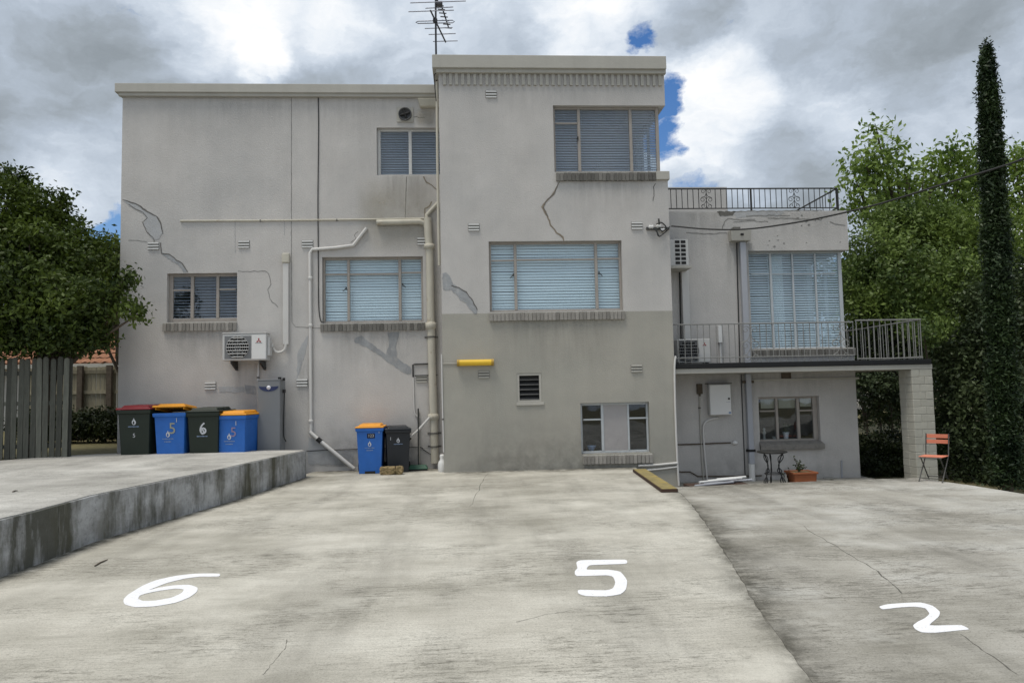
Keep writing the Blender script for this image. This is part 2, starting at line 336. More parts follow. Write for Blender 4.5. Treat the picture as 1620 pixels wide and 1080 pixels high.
# ------------------------------------------------------------------ mesh helpers
WL = {}                                  # world position of each root (children are stored relative to it)
class MB:
    def __init__(s): s.v = []; s.f = []; s.sm = []
    def _add(s, vs, fs, smooth=False):
        o = len(s.v); s.v += [tuple(q) for q in vs]; s.f += [tuple(i + o for i in f) for f in fs]; s.sm += [smooth] * len(fs); return s
    def box(s, x0, x1, y0, y1, z0, z1):
        return s.hexa([(x0, y0, z0), (x1, y0, z0), (x1, y1, z0), (x0, y1, z0), (x0, y0, z1), (x1, y0, z1), (x1, y1, z1), (x0, y1, z1)])
    def hexa(s, p): return s._add(p, [(0, 3, 2, 1), (4, 5, 6, 7), (0, 1, 5, 4), (1, 2, 6, 5), (2, 3, 7, 6), (3, 0, 4, 7)])
    def quad(s, a, b, c, d): return s._add([a, b, c, d], [(0, 1, 2, 3)])
    def tube(s, pts, r, n=8, closed=False):
        pts = [Vector(p) for p in pts]; k = len(pts); rs = r if hasattr(r, '__len__') else [r] * k
        vs = []; up = None
        for i, p in enumerate(pts):
            if closed: d = pts[(i + 1) % k] - pts[i - 1]
            else: d = pts[min(i + 1, k - 1)] - pts[max(i - 1, 0)]
            d.normalize()
            if up is None:
                up = Vector((0, 0, 1)) if abs(d.z) < .9 else Vector((1, 0, 0))
            a = d.cross(up).normalized(); b_ = a.cross(d).normalized(); up = b_
            for j in range(n):
                t = 2 * pi * j / n; vs.append(p + (a * cos(t) + b_ * sin(t)) * rs[i])
        fs = []
        for i in range(k if closed else k - 1):
            for j in range(n):
                a0 = i * n + j; a1 = i * n + (j + 1) % n; i2 = (i + 1) % k
                fs.append((a0, i2 * n + j, i2 * n + (j + 1) % n, a1))
        s._add(vs, fs, True)
        if not closed:
            s._add(vs[:n], [tuple(range(n))]); s._add(vs[-n:], [tuple(reversed(range(n)))])
        return s
    def lathe(s, prof, c=(0, 0, 0), n=20, axis='z'):
        vs = []; k = len(prof)
        for (r, h) in prof:
            for j in range(n):
                t = 2 * pi * j / n
                q = (r * cos(t), r * sin(t), h)
                if axis == 'y': q = (q[0], -q[2], q[1])
                if axis == 'x': q = (q[2], q[0], q[1])
                vs.append((c[0] + q[0], c[1] + q[1], c[2] + q[2]))
        fs = [(i * n + j, i * n + (j + 1) % n, (i + 1) * n + (j + 1) % n, (i + 1) * n + j) for i in range(k - 1) for j in range(n)]
        s._add(vs, fs, True)
        if prof[0][0] > 1e-4: s._add(vs[:n], [tuple(reversed(range(n)))])
        if prof[-1][0] > 1e-4: s._add(vs[-n:], [tuple(range(n))])
        return s
    def prism(s, poly, a, b, axis='y', hole=None):
        # poly in (x,z) pushed from y=a to y=b, or (x,y) from z=a to z=b, or (y,z) from x=a to x=b
        loops = [poly] + ([hole] if hole else [])
        flat = [q for lp in loops for q in lp]
        tri = tessellate_polygon([[Vector((q[0], q[1], 0)) for q in lp] for lp in loops])
        def P(q, h): return (q[0], h, q[1]) if axis == 'y' else ((q[0], q[1], h) if axis == 'z' else (h, q[0], q[1]))
        n = len(flat)
        vs = [P(q, a) for q in flat] + [P(q, b) for q in flat]
        fs = [tuple(t) for t in tri] + [tuple(i + n for i in reversed(t)) for t in tri]
        o = 0
        for lp in loops:
            m = len(lp)
            fs += [(o + i, o + (i + 1) % m, o + (i + 1) % m + n, o + i + n) for i in range(m)]
            o += m
        return s._add(vs, fs)
    def mesh(s, name, mt, off=Vector((0, 0, 0)), fix=True):
        me = bpy.data.meshes.new(name)
        me.from_pydata([(v[0] - off[0], v[1] - off[1], v[2] - off[2]) for v in s.v], [], s.f)
        me.polygons.foreach_set('use_smooth', s.sm)
        if fix:
            bm = bmesh.new(); bm.from_mesh(me); bmesh.ops.recalc_face_normals(bm, faces=bm.faces); bm.to_mesh(me); bm.free()
        me.materials.append(M[mt] if isinstance(mt, str) else mt); me.update(); return me
    def build(s, name, mt, parent=None, bevel=0., label=None, cat=None, group=None, kind=None, fix=True, seg=2):
        if parent is not None: off = WL.get(parent, Vector((0, 0, 0)))
        else:
            a = np.array(s.v); off = Vector(((a[:, 0].min() + a[:, 0].max()) / 2, (a[:, 1].min() + a[:, 1].max()) / 2, a[:, 2].min()))
            if kind == 'structure': off = Vector((0, 0, 0))
        o = bpy.data.objects.new(name, s.mesh(name, mt, off, fix)); COL.objects.link(o)
        if parent is not None: o.parent = parent; WL[o] = off
        else: o.location = off; WL[o] = off
        if bevel:
            md = o.modifiers.new('bevel', 'BEVEL'); md.width = bevel; md.segments = seg; md.limit_method = 'ANGLE'; md.angle_limit = R(40)
        return tag(o, label, cat, group, kind)
def tag(o, label=None, cat=None, group=None, kind=None):
    for k, v in (('label', label), ('category', cat), ('group', group), ('kind', kind)):
        if v: o[k] = v
    return o
def thing(name, label, cat, loc=(0, 0, 0), group=None):
    o = bpy.data.objects.new(name, None); COL.objects.link(o); o.location = loc; o.empty_display_size = .2
    WL[o] = Vector(loc); return tag(o, label, cat, group)
def inst(name, me, loc, parent, rot=None, scale=None):
    o = bpy.data.objects.new(name, me); COL.objects.link(o); o.parent = parent
    o.location = Vector(loc) - WL.get(parent, Vector((0, 0, 0)))
    if rot: o.rotation_euler = rot
    if scale: o.scale = scale
    return o
def text2d(s, size):
    cu = bpy.data.curves.new('t', 'FONT'); cu.body = s; cu.size = size; cu.align_x = 'CENTER'; cu.align_y = 'CENTER'; cu.resolution_u = 3
    ob = bpy.data.objects.new('t', cu); me = bpy.data.meshes.new_from_object(ob)
    vs = [(v.co.x, v.co.y) for v in me.vertices]; fs = [tuple(p.vertices) for p in me.polygons]
    bpy.data.objects.remove(ob); bpy.data.curves.remove(cu); bpy.data.meshes.remove(me)
    return vs, fs
def smooth_path(pts, k=6):
    pts = [Vector(p) for p in pts]; out = []
    q = [pts[0] * 2 - pts[1]] + pts + [pts[-1] * 2 - pts[-2]]
    for i in range(1, len(q) - 2):
        for j in range(k):
            t = j / k; a, b_, c, d = q[i - 1], q[i], q[i + 1], q[i + 2]
            out.append(.5 * ((2 * b_) + (c - a) * t + (2 * a - 5 * b_ + 4 * c - d) * t * t + (3 * b_ - a - 3 * c + d) * t ** 3))
    out.append(pts[-1]); return out

# ------------------------------------------------------------------ dark skins: dirt, run-off and shade painted at the slab step
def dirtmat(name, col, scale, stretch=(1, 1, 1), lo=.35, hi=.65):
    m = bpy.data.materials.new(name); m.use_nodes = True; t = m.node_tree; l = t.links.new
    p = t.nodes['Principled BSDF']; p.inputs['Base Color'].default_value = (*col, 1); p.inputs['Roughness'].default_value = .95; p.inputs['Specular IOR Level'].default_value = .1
    a = N(t, 'ShaderNodeAttribute'); a.attribute_name = 'grime_shade'
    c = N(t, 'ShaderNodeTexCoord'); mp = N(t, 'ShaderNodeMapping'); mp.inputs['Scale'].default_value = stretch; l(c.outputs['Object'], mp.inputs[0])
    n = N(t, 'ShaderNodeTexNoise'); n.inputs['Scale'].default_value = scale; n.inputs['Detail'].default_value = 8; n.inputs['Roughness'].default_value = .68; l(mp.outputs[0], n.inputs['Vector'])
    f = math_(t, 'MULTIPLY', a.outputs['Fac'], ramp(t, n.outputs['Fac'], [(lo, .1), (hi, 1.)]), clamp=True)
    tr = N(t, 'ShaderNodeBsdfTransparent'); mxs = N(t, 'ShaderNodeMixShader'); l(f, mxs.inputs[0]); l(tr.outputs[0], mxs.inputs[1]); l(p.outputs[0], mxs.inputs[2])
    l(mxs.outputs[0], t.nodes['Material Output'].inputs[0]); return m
M['grime_shade'] = dirtmat('ground_grime_shade', (.075, .072, .058), 5.)
M['runoff'] = dirtmat('wall_runoff', (.17, .165, .15), 1., (9, 9, .8), .38, .62)
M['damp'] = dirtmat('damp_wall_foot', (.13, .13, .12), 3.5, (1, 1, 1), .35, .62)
M['creamwash'] = dirtmat('cream_discoloured_render', (.42, .39, .32), 1.2, (1, 1, 1), .2, .6)
def decal(name, grid, alpha, mt, parent):
    # grid: rows of points, alpha: rows of 0..1
    nr, nc = len(grid), len(grid[0]); off = WL.get(parent, Vector((0, 0, 0)))
    me = bpy.data.meshes.new(name)
    me.from_pydata([tuple(Vector(p) - off) for r in grid for p in r], [], [(i * nc + j, i * nc + j + 1, (i + 1) * nc + j + 1, (i + 1) * nc + j) for i in range(nr - 1) for j in range(nc - 1)])
    at_ = me.attributes.new('grime_shade', 'FLOAT', 'POINT'); at_.data.foreach_set('value', [float(a) for r in alpha for a in r])
    me.materials.append(M[mt]); o = bpy.data.objects.new(name, me); COL.objects.link(o); o.parent = parent; WL[o] = off; return o
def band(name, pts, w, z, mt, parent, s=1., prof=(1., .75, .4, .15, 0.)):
    # dark band along a ground line: pts run along it, w offsets to the right of travel
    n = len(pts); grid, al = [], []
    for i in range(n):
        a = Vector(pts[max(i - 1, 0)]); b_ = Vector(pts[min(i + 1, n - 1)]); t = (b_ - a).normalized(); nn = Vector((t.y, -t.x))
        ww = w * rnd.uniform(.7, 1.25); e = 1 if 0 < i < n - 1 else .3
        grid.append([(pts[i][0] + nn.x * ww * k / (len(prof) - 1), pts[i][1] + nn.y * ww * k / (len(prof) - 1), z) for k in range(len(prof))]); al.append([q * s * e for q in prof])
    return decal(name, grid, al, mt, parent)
def wallstain(x0, x1, y0, y1, Y, mt='runoff', s=.6, parent=None, fade='down', name='stain'):
    nx, ny = 9, 7; grid, al = [], []
    for j in range(ny):
        v = j / (ny - 1); row, ar = [], []
        for i in range(nx):
            u = i / (nx - 1); x, z = at(x0 + (x1 - x0) * u, y0 + (y1 - y0) * v, Y); row.append((x, Y, z))
            e = min(1, 4 * u, 4 * (1 - u))
            f = {'down': (1 - v) ** 1.2, 'up': v ** 1.5, 'both': min(1, 3 * v, 3 * (1 - v))}[fade]
            ar.append(s * e * f)
        grid.append(row); al.append(ar)
    return decal(name, grid, al, mt, parent)

# ------------------------------------------------------------------ the ground and the three concrete slabs
YL, YB, YR = 16.3, 15.4, 16.6            # front planes: left wing, middle block, right wing
TW = .22
ZR, ZLOW, HS = -.2, -.5, .55             # right slab, sunken yard behind it, raised left slab
g = MB(); g.quad((-260, -60, -.62), (260, -60, -.62), (260, 420, -.62), (-260, 420, -.62))
g.build('ground', 'earth', kind='structure', fix=False)
XB0 = at(698, 420, YB)[0]; XB1 = at(1061.5, 430, YB)[0]; XL = at(189.5, 440, YL)[0]; XR1 = at(1342, 380, YR)[0]

kerb_px = [(482, 754.5), (352, 796), (246, 827), (141, 858), (53, 893), (0, 911)]
kerb = [gr(*p) for p in kerb_px]
# straighten into a smooth line and carry it on out of the frame
d = Vector((kerb[-1][0] - kerb[-3][0], kerb[-1][1] - kerb[-3][1])).normalized()
kerb += [(kerb[-1][0] + d.x * 1.2 - .15, kerb[-1][1] + d.y * 1.2), (kerb[-1][0] + d.x * 3 - 1.0, kerb[-1][1] + d.y * 3), (kerb[-1][0] - 5, kerb[-1][1] - 5.5)]
edge_px = [(1030, 752), (1052, 764), (1078, 781), (1095, 799), (1112, 822), (1135, 856), (1160, 896), (1187, 942), (1215, 985), (1245, 1026), (1284, 1080)]
edge = [gr(*p) for p in edge_px]
far_x = gr(1002, 738)[0]
edx = (edge[-1][0] - edge[-4][0]) / (edge[-1][1] - edge[-4][1])
yb_ = -8
edge_full = [(far_x, YB - .01)] + edge + [(edge[-1][0] + edx * (1.5 - edge[-1][1]), 1.5), (edge[-1][0] + edx * (1.5 - edge[-1][1]) - .2, yb_)]
def jag(pts, amp, step=.12):             # a hand-floated, slightly broken edge
    out = []
    for (a, b_) in zip(pts[:-1], pts[1:]):
        n = max(1, int(math.hypot(b_[0] - a[0], b_[1] - a[1]) / step))
        for i in range(n):
            t = i / n; out.append((a[0] + (b_[0] - a[0]) * t + rnd.uniform(-amp, amp), a[1] + (b_[1] - a[1]) * t + rnd.uniform(-amp, amp)))
    out.append(pts[-1]); return out
mid = MB()
xk0 = kerb[0][0]
poly = [(xk0 - .02, YL - .01), (XB0 - .01, YL - .01), (XB0 - .01, YB - .01)] + jag(edge_full, .012) + [(-22, yb_), (-22, kerb[-1][1] + .3)] + [(x - .25, y) for x, y in reversed(kerb)]
mid.prism(poly, -.6, 0, 'z')
MS = mid.build('parking_slab', 'slab', kind='structure')
fr_px = [(1068, 770), (1190, 765), (1300, 760.5), (1400, 757), (1450, 755.5), (1540, 768), (1620, 781)]
fr = [gr(p[0], p[1], ZR) for p in fr_px]
right = MB()
dd = Vector((fr[-1][0] - fr[-2][0], fr[-1][1] - fr[-2][1])).normalized()
pr = [(far_x - .6, fr[0][1] + .02)] + jag(fr, .008) + [(fr[-1][0] + dd.x * 4, fr[-1][1] + dd.y * 4), (22, yb_), (.2, yb_), (.2, 4), (far_x - 1.5, 9)]
right.prism(pr, -.6, ZR, 'z')
RS = right.build('lower_parking_slab', 'slabr', kind='structure')
low = MB(); low.box(XB0, 9.2, fr[0][1] - .6, 30, -.59, ZLOW); low.build('sunken_yard', 'pave', kind='structure')

fl_px = [(482, 711.6), (300, 713.3), (185, 716.5), (110, 720), (0, 728)]
fl = [gr(p[0], p[1], HS) for p in fl_px]
rs = MB()
kk = [(x, y) for x, y in kerb]
top = jag(kk, .006, .2)
pl = [fl[0]] + fl[1:] + [(-24, fl[-1][1] - .4), (-24, kerb[-1][1])] + list(reversed(top))
rs.prism(pl, .02, HS, 'z'); rs.build('raised_slab', 'slabl', kind='structure')
# the stained upstand facing the lower slab: a real 40 mm skin in front of the slab edge
rk = MB()
ks = jag(kk, .008, .18)
n_ = len(ks)
def outset(i, o):
    a = Vector(ks[max(i - 1, 0)]); b_ = Vector(ks[min(i + 1, n_ - 1)]); t = (b_ - a).normalized(); nn = Vector((-t.y, t.x))
    if nn.x < 0: nn = -nn
    return (ks[i][0] + nn.x * o, ks[i][1] + nn.y * o)
for i in range(n_ - 1):
    a, b_ = outset(i, .035 + rnd.uniform(-.004, .004)), outset(i + 1, .035); a2, b2 = outset(i, -.03), outset(i + 1, -.03)
    h0 = HS - .012; h1 = HS - .012
    rk.hexa([(a[0], a[1], -.02), (b_[0], b_[1], -.02), (b2[0], b2[1], -.02), (a2[0], a2[1], -.02), (a[0], a[1], h0), (b_[0], b_[1], h1), (b2[0], b2[1], h1), (a2[0], a2[1], h0)])
e0 = outset(0, .035)
rk.box(e0[0] - .6, e0[0] - .002, fl[0][1] + .003, fl[0][1] + .04, -.02, HS - .01)
rk.build('retaining_wall', 'stain', label='low stained concrete retaining wall with dark run-off streaks along the raised slab', cat='retaining wall')

# walkway strip and garden soil behind the raised slab
def zstrip(x): return .41 - (x + 8.0) * .065
wk = MB()
xa, xb_ = -24, fl[0][0] - .35
wk.hexa([(xa, 14.2, -.3), (xb_, 14.75, -.3), (xb_, YL - .01, -.3), (xa, 18, -.3), (xa, 14.2, .6), (xb_, 14.75, zstrip(xb_)), (xb_, YL - .01, zstrip(xb_)), (xa, 18, .6)])
wk.build('walkway', 'pave', kind='structure')
gd = MB(); gd.hexa([(-40, 16.0, -.4), (XL - .02, 16.0, -.4), (XL - .02, 60, -.4), (-40, 60, -.4), (-40, 16.0, .66), (XL - .02, 16.0, .47), (XL - .02, 60, .7), (-40, 60, .9)])
gd.build('garden_ground', 'grass', kind='structure')

# dirt and painted contact shade along the step, dirt at wall feet, cracks in the slabs
def dense(pts, st=.25):
    out = []
    for a, b_ in zip(pts[:-1], pts[1:]):
        n = max(1, int(math.hypot(b_[0] - a[0], b_[1] - a[1]) / st))
        out += [(a[0] + (b_[0] - a[0]) * i / n, a[1] + (b_[1] - a[1]) * i / n) for i in range(n)]
    return out + [pts[-1]]
el = dense([(x + .01, y) for x, y in edge_full[1:-1]])
band('grime_shade_strip', list(reversed(el)), .55, ZR + .0012, 'grime_shade', RS, .85)  # dirt at the step foot, with its contact shade painted in
band('grime_edge', el, .22, .0012, 'grime_shade', MS, .55, (.9, .5, .2, 0.))
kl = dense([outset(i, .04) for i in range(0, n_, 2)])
band('grime_shade_strip', list(reversed(kl)), .30, .0012, 'grime_shade', MS, .95)
band('grime_shade_strip', dense([(XB0, YL - .02), (xk0 + .05, YL - .02)]), .5, .0013, 'grime_shade', MS, .9) if False else None
band('grime_shade_strip', dense([(xk0 + .05, YL - .015), (XB0 - .02, YL - .015)]), .75, .0013, 'grime_shade', MS, 1.)
band('grime_shade_strip', dense([(XB0 + .02, YB - .015), (far_x, YB - .015)]), .7, .0014, 'grime_shade', MS, .8)
band('grime_shade_strip', dense(fr[:5]), .9, ZR + .0013, 'grime_shade', RS, .5)
def gcrack(pts, w, z, parent):
    q = []
    for (a, b_) in zip(pts[:-1], pts[1:]):
        for i in range(6): t = i / 6; q.append((a[0] + (b_[0] - a[0]) * t + rnd.uniform(-2, 2), a[1] + (b_[1] - a[1]) * t + rnd.uniform(-1, 1)))
    q = [gr(x, y, z) for x, y in q]; m = MB(); n = len(q)
    for i in range(n - 1):
        a, b_ = Vector(q[i]), Vector(q[i + 1]); t = (b_ - a).normalized(); nn = Vector((-t.y, t.x)) * w * rnd.uniform(.5, 1.4)
        m._add([(*(a - nn), z + .0006), (*(b_ - nn), z + .0006), (*(b_ + nn), z + .0006), (*(a + nn), z + .0006)], [(0, 1, 2, 3)])
    m.build('crack', 'crackg', parent, fix=False)
gcrack([(1270, 832), (1330, 868), (1388, 903), (1434, 945)], .006, ZR, RS); gcrack([(1520, 1002), (1560, 1032), (1618, 1072)], .005, ZR, RS)
gcrack([(455, 1012), (448, 1030), (428, 1052), (415, 1070)], .0022, 0, MS); gcrack([(905, 965), (862, 972), (808, 985)], .003, 0, MS); gcrack([(772, 748), (757, 775), (742, 806)], .005, 0, MS)

# ------------------------------------------------------------------ painted bay numbers
def painted(pts, ox, oy, z, label, hole=None, s=2.843):
    def g2(q): return gr(ox + q[0] / s, oy + q[1] / s, z)
    def dens(lp):
        out = []
        v = [Vector((x, y, 0)) for x, y in lp]
        k = len(v)
        for i in range(k):
            for j in range(3):
                t = j / 3; a, b_, c, e = v[i - 1], v[i], v[(i + 1) % k], v[(i + 2) % k]
                q = .5 * ((2 * b_) + (c - a) * t + (2 * a - 5 * b_ + 4 * c - e) * t * t + (3 * b_ - a - 3 * c + e) * t ** 3)
                lin = b_.lerp(c, t); q = q.lerp(lin, .45); out.append((q.x, q.y))
        return out
    m = MB(); m.prism([g2(q) for q in dens(pts)], z + .002, z + .005, 'z', hole=[g2(q) for q in dens(hole)] if hole else None)
    m.build('bay_number', 'paintw', label=label, cat='painted number', group='numbers painted on the parking bays')
painted([(1057, 540), (1075, 530), (1150, 528), (1275, 527), (1286, 538), (1275, 545), (1150, 550), (1115, 553), (1105, 572), (1200, 572), (1255, 582), (1285, 620), (1280, 660), (1255, 682), (1190, 692), (1100, 690), (1068, 680), (1063, 668), (1075, 663), (1190, 665), (1222, 655), (1232, 630), (1222, 605), (1190, 597), (1060, 600), (1050, 580), (1062, 565)],
        540, 700, 0, 'white number 5 painted on the middle concrete bay')
painted([(985, 590), (983, 602), (900, 603), (830, 612), (750, 632), (690, 655), (668, 664), (720, 652), (780, 643), (850, 640), (888, 653), (884, 672), (850, 697), (790, 720), (700, 736), (610, 740), (562, 728), (555, 708), (575, 685), (640, 645), (700, 620), (790, 600), (880, 590)],
        0, 700, 0, 'white number 6 painted on the concrete bay beside the retaining wall', hole=[(622, 703), (630, 688), (660, 678), (720, 666), (790, 657), (826, 661), (815, 678), (770, 698), (700, 711), (645, 713)])
painted([(885, 738), (920, 728), (1000, 722), (1070, 720), (1125, 735), (1157, 762), (1150, 785), (1110, 822), (1200, 822), (1255, 822), (1288, 840), (1240, 845), (1140, 855), (1075, 853), (1045, 838), (1037, 822), (1060, 805), (1090, 790), (1110, 770), (1090, 745), (1040, 738), (970, 742), (900, 750)],
        1080, 700, ZR, 'white number 2 painted on the lower right-hand concrete bay')

# ------------------------------------------------------------------ the building
BLD = thing('apartment_building', 'pale grey rendered apartment block with flat roofs, a taller middle bay and a balcony wing', 'building', (0, YB, ZLOW))
def wall(mb, u0, u1, z0, z1, P, T, holes=(), axis='x', sgn=1):
    # a slab of wall with openings; axis 'x': plane y=P, inside at P+T*sgn; axis 'y': plane x=P, u runs along y
    us = sorted({u0, u1, *[min(max(h[k], u0), u1) for h in holes for k in (0, 1)]})
    zs = sorted({z0, z1, *[min(max(h[k], z0), z1) for h in holes for k in (2, 3)]})
    def inh(a, b_): return any(h[0] - 1e-6 <= a <= h[1] + 1e-6 and h[2] - 1e-6 <= b_ <= h[3] + 1e-6 for h in holes)
    def V(u, w, z): return (u, w, z) if axis == 'x' else (w, u, z)
    A, B = P, P + T * sgn
    nu, nz = len(us) - 1, len(zs) - 1
    solid = [[not inh((us[i] + us[i + 1]) / 2, (zs[j] + zs[j + 1]) / 2) for j in range(nz)] for i in range(nu)]
    ok = lambda i, j: 0 <= i < nu and 0 <= j < nz and solid[i][j]
    for i in range(nu):
        for j in range(nz):
            if not solid[i][j]: continue
            a, b_, c, e = us[i], us[i + 1], zs[j], zs[j + 1]
            mb.quad(V(a, A, c), V(b_, A, c), V(b_, A, e), V(a, A, e)); mb.quad(V(a, B, c), V(b_, B, c), V(b_, B, e), V(a, B, e))
            if not ok(i - 1, j): mb.quad(V(a, A, c), V(a, B, c), V(a, B, e), V(a, A, e))
            if not ok(i + 1, j): mb.quad(V(b_, A, c), V(b_, B, c), V(b_, B, e), V(b_, A, e))
            if not ok(i, j - 1): mb.quad(V(a, A, c), V(b_, A, c), V(b_, B, c), V(a, B, c))
            if not ok(i, j + 1): mb.quad(V(a, A, e), V(b_, A, e), V(b_, B, e), V(a, B, e))
def rect(x0, y0, x1, y1, Y):
    xm, ym = (x0 + x1) / 2, (y0 + y1) / 2
    return [at(x0, ym, Y)[0], at(x1, ym, Y)[0], at(xm, y1, Y)[1], at(xm, y0, Y)[1]]
H1 = rect(264, 432, 375, 509, YL); H2 = rect(509.5, 406, 669.5, 510, YL); H3 = rect(596, 202, 700, 277, YL); H3[1] = XB0
H4 = rect(774, 381, 985, 492, YB); H5 = rect(876, 167, 1052, 272, YB); H5[1] = XB1
H6 = rect(919, 636.5, 1028, 717, YB); H7 = rect(818, 590, 857, 636, YB)
H8 = rect(1187, 396, 1340, 551, YR); H8[1] = XR1; H9 = rect(1201, 627, 1297, 698, YR)
ZLT = at(440, 134, YL)[1]; ZBT = at(870, 89, YB)[1]; ZRT = at(1200, 334, YR)[1]
ZP = at(880, 494, YB)[1]                 # where the darker paint of the middle block starts
H9X1 = at(1360, 690, YR)[0]
m = MB(); wall(m, XL, XB0, -.6, ZLT, YL, TW, [H1, H2, H3]); m.build('front_wall', 'wall', BLD, fix=False, label='wide grey wall of the left wing')
m = MB(); wall(m, XB0, XB1, ZP, ZBT, YB, TW, [H4, H5]); m.build('front_wall', 'wall', BLD, fix=False, label='pale upper wall of the middle block')
H4b = list(H4)
m = MB(); wall(m, XB0, XB1, -.6, ZP, YB, TW, [H4b, H6, H7]); m.build('front_wall', 'wall_low', BLD, fix=False, label='darker painted lower wall of the middle block')
m = MB(); wall(m, XB1, XR1, -.6, ZRT, YR, TW, [H8, H9]); m.build('front_wall', 'wall', BLD, fix=False, label='set-back wall of the balcony wing')
DEP = 9.
m = MB(); wall(m, YL + TW, YL + DEP, -.6, ZLT, XL, TW, [], 'y', 1); m.build('side_wall', 'wall', BLD, fix=False)
HB = [YB, YB + 2.2, H5[2], H5[3]]
m = MB(); wall(m, YB + TW, YB + DEP, -.6, ZBT, XB1, TW, [HB], 'y', -1); m.build('side_wall', 'wall', BLD, fix=False)
m = MB(); wall(m, YB + TW, YB + DEP, -.6, ZBT, XB0, TW, [], 'y', 1); m.build('side_wall', 'wall', BLD, fix=False)
HR = [YR, YR + 1.9, H8[2], H8[3]]
m = MB(); wall(m, YR + TW, YR + 6, -.6, ZRT, XR1, TW, [HR], 'y', -1); m.build('side_wall', 'wall', BLD, fix=False)
m = MB(); wall(m, XL, XR1, -.6, ZLT - .1, YB + DEP, TW); m.build('back_wall', 'wall', BLD, fix=False)
m = MB()
m.box(XL + .01, XB0 - .01, YL + TW, YB + DEP, ZLT - .25, ZLT - .02); m.build('roof', 'trim', BLD)
m = MB(); m.box(XB0 + .24, XB1 - .24, YB + TW, YB + DEP, ZBT - .3, ZBT - .03); m.build('roof', 'trim', BLD)
m = MB(); m.box(XB1 + .01, XR1 - .23, YR + TW, YR + 6, ZRT - .3, ZRT - .03); m.build('roof', 'trim', BLD)
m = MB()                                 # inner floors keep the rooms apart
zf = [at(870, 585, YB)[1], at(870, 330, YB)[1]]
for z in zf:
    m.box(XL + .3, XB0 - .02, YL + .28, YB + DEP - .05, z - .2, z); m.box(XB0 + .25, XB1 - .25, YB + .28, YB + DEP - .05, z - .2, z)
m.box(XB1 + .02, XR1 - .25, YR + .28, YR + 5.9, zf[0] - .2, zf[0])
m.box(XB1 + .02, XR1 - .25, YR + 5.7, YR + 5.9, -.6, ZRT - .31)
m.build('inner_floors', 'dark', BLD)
m = MB(); m.box(XB1 + .02, XR1 - .25, YR + 1.3, YR + 1.4, -.6, zf[0] - .21); m.box(XB0 + .25, XB1 - .25, YB + 1.6, YB + 1.7, -.6, zf[0] - .21); m.build('dark_backing', 'dark', BLD)  # partitions added behind the ground-floor windows to keep the rooms dark

# cornices
def bandz(px, ya, yb2, Y): return at(px, yb2, Y)[1], at(px, ya, Y)[1]
m = MB()
z0, z1 = bandz(440, 146.5, 152.5, YL - .09); m.box(XL - .06, XB0 - .002, YL - .09, YL - .001, z0, z1 - .002)
z0, z1 = bandz(440, 132.5, 146.5, YL - .13); m.box(XL - .12, XB0 - .002, YL - .13, YL + .3, z0, z1)
m.box(XL - .12, XL - .002, YL + .302, YB + DEP, z0, z1)
m.build('cornice', 'trim', BLD, bevel=.012)
m = MB()
z0, z1 = bandz(870, 108, 115.5, YB - .10); m.box(XB0 - .05, XB1 + .02, YB - .10, YB - .001, z0, z1 - .002)
zc0, zc1 = bandz(870, 87.5, 108, YB - .15); m.box(XB0 - .13, XB1 + .02, YB - .15, YB + .3, zc0, zc1)
m.box(XB0 - .13, XB0 - .002, YB + .302, YB + DEP, zc0, zc1); m.box(XB1 + .002, XB1 + .05, YB + .302, YB + DEP, zc0, zc1)
m.build('cornice', 'trim', BLD, bevel=.012)
m = MB(); m.box(-.052, .052, -.045, 0, 0, 1); me_d = None
zd0, zd1 = bandz(870, 117, 136, YB)
me_d = m.mesh('dentil', 'trim')
nd_ = 37
for i in range(nd_):
    x = XB0 + .06 + (XB1 - XB0 - .10) * (i + .5) / nd_
    inst('dentil', me_d, (x, YB - .001, zd0), BLD, scale=(.62 + rnd.uniform(-.06, .06), 1, zd1 - zd0 + rnd.uniform(-.006, .006)))

# sill bricks
m = MB(); m.hexa([(-.5, -.06, -1), (.5, -.06, -1), (.5, .1, -1), (-.5, .1, -1), (-.5, -.06, -.22), (.5, -.06, -.22), (.5, .1, 0), (-.5, .1, 0)])
ME_SB = m.mesh('sill_brick', 'sillbrick'); me2 = ME_SB.copy(); me2.materials[0] = M['sillbrickr']; ME_SBR = me2
def sill(win, x0, x1, zt, zb, Y, me=None, pitch=.083, out=.06):
    n = max(2, int(round((x1 - x0) / pitch))); w = (x1 - x0) / n
    core = MB(); core.box(x0 + .005, x1 - .005, Y - .035, Y + .09, zb + .008, zt - .028); core.build('sill_mortar', 'mortar', win)
    for i in range(n):
        o = inst('sill_brick', me or ME_SB, (x0 + w * (i + .5), Y + rnd.uniform(-.006, .006), zt + rnd.uniform(-.004, .004)), win,
                 rot=(0, rnd.uniform(-.03, .03), 0), scale=(w * rnd.uniform(.80, .90), out / .06, zt - zb))
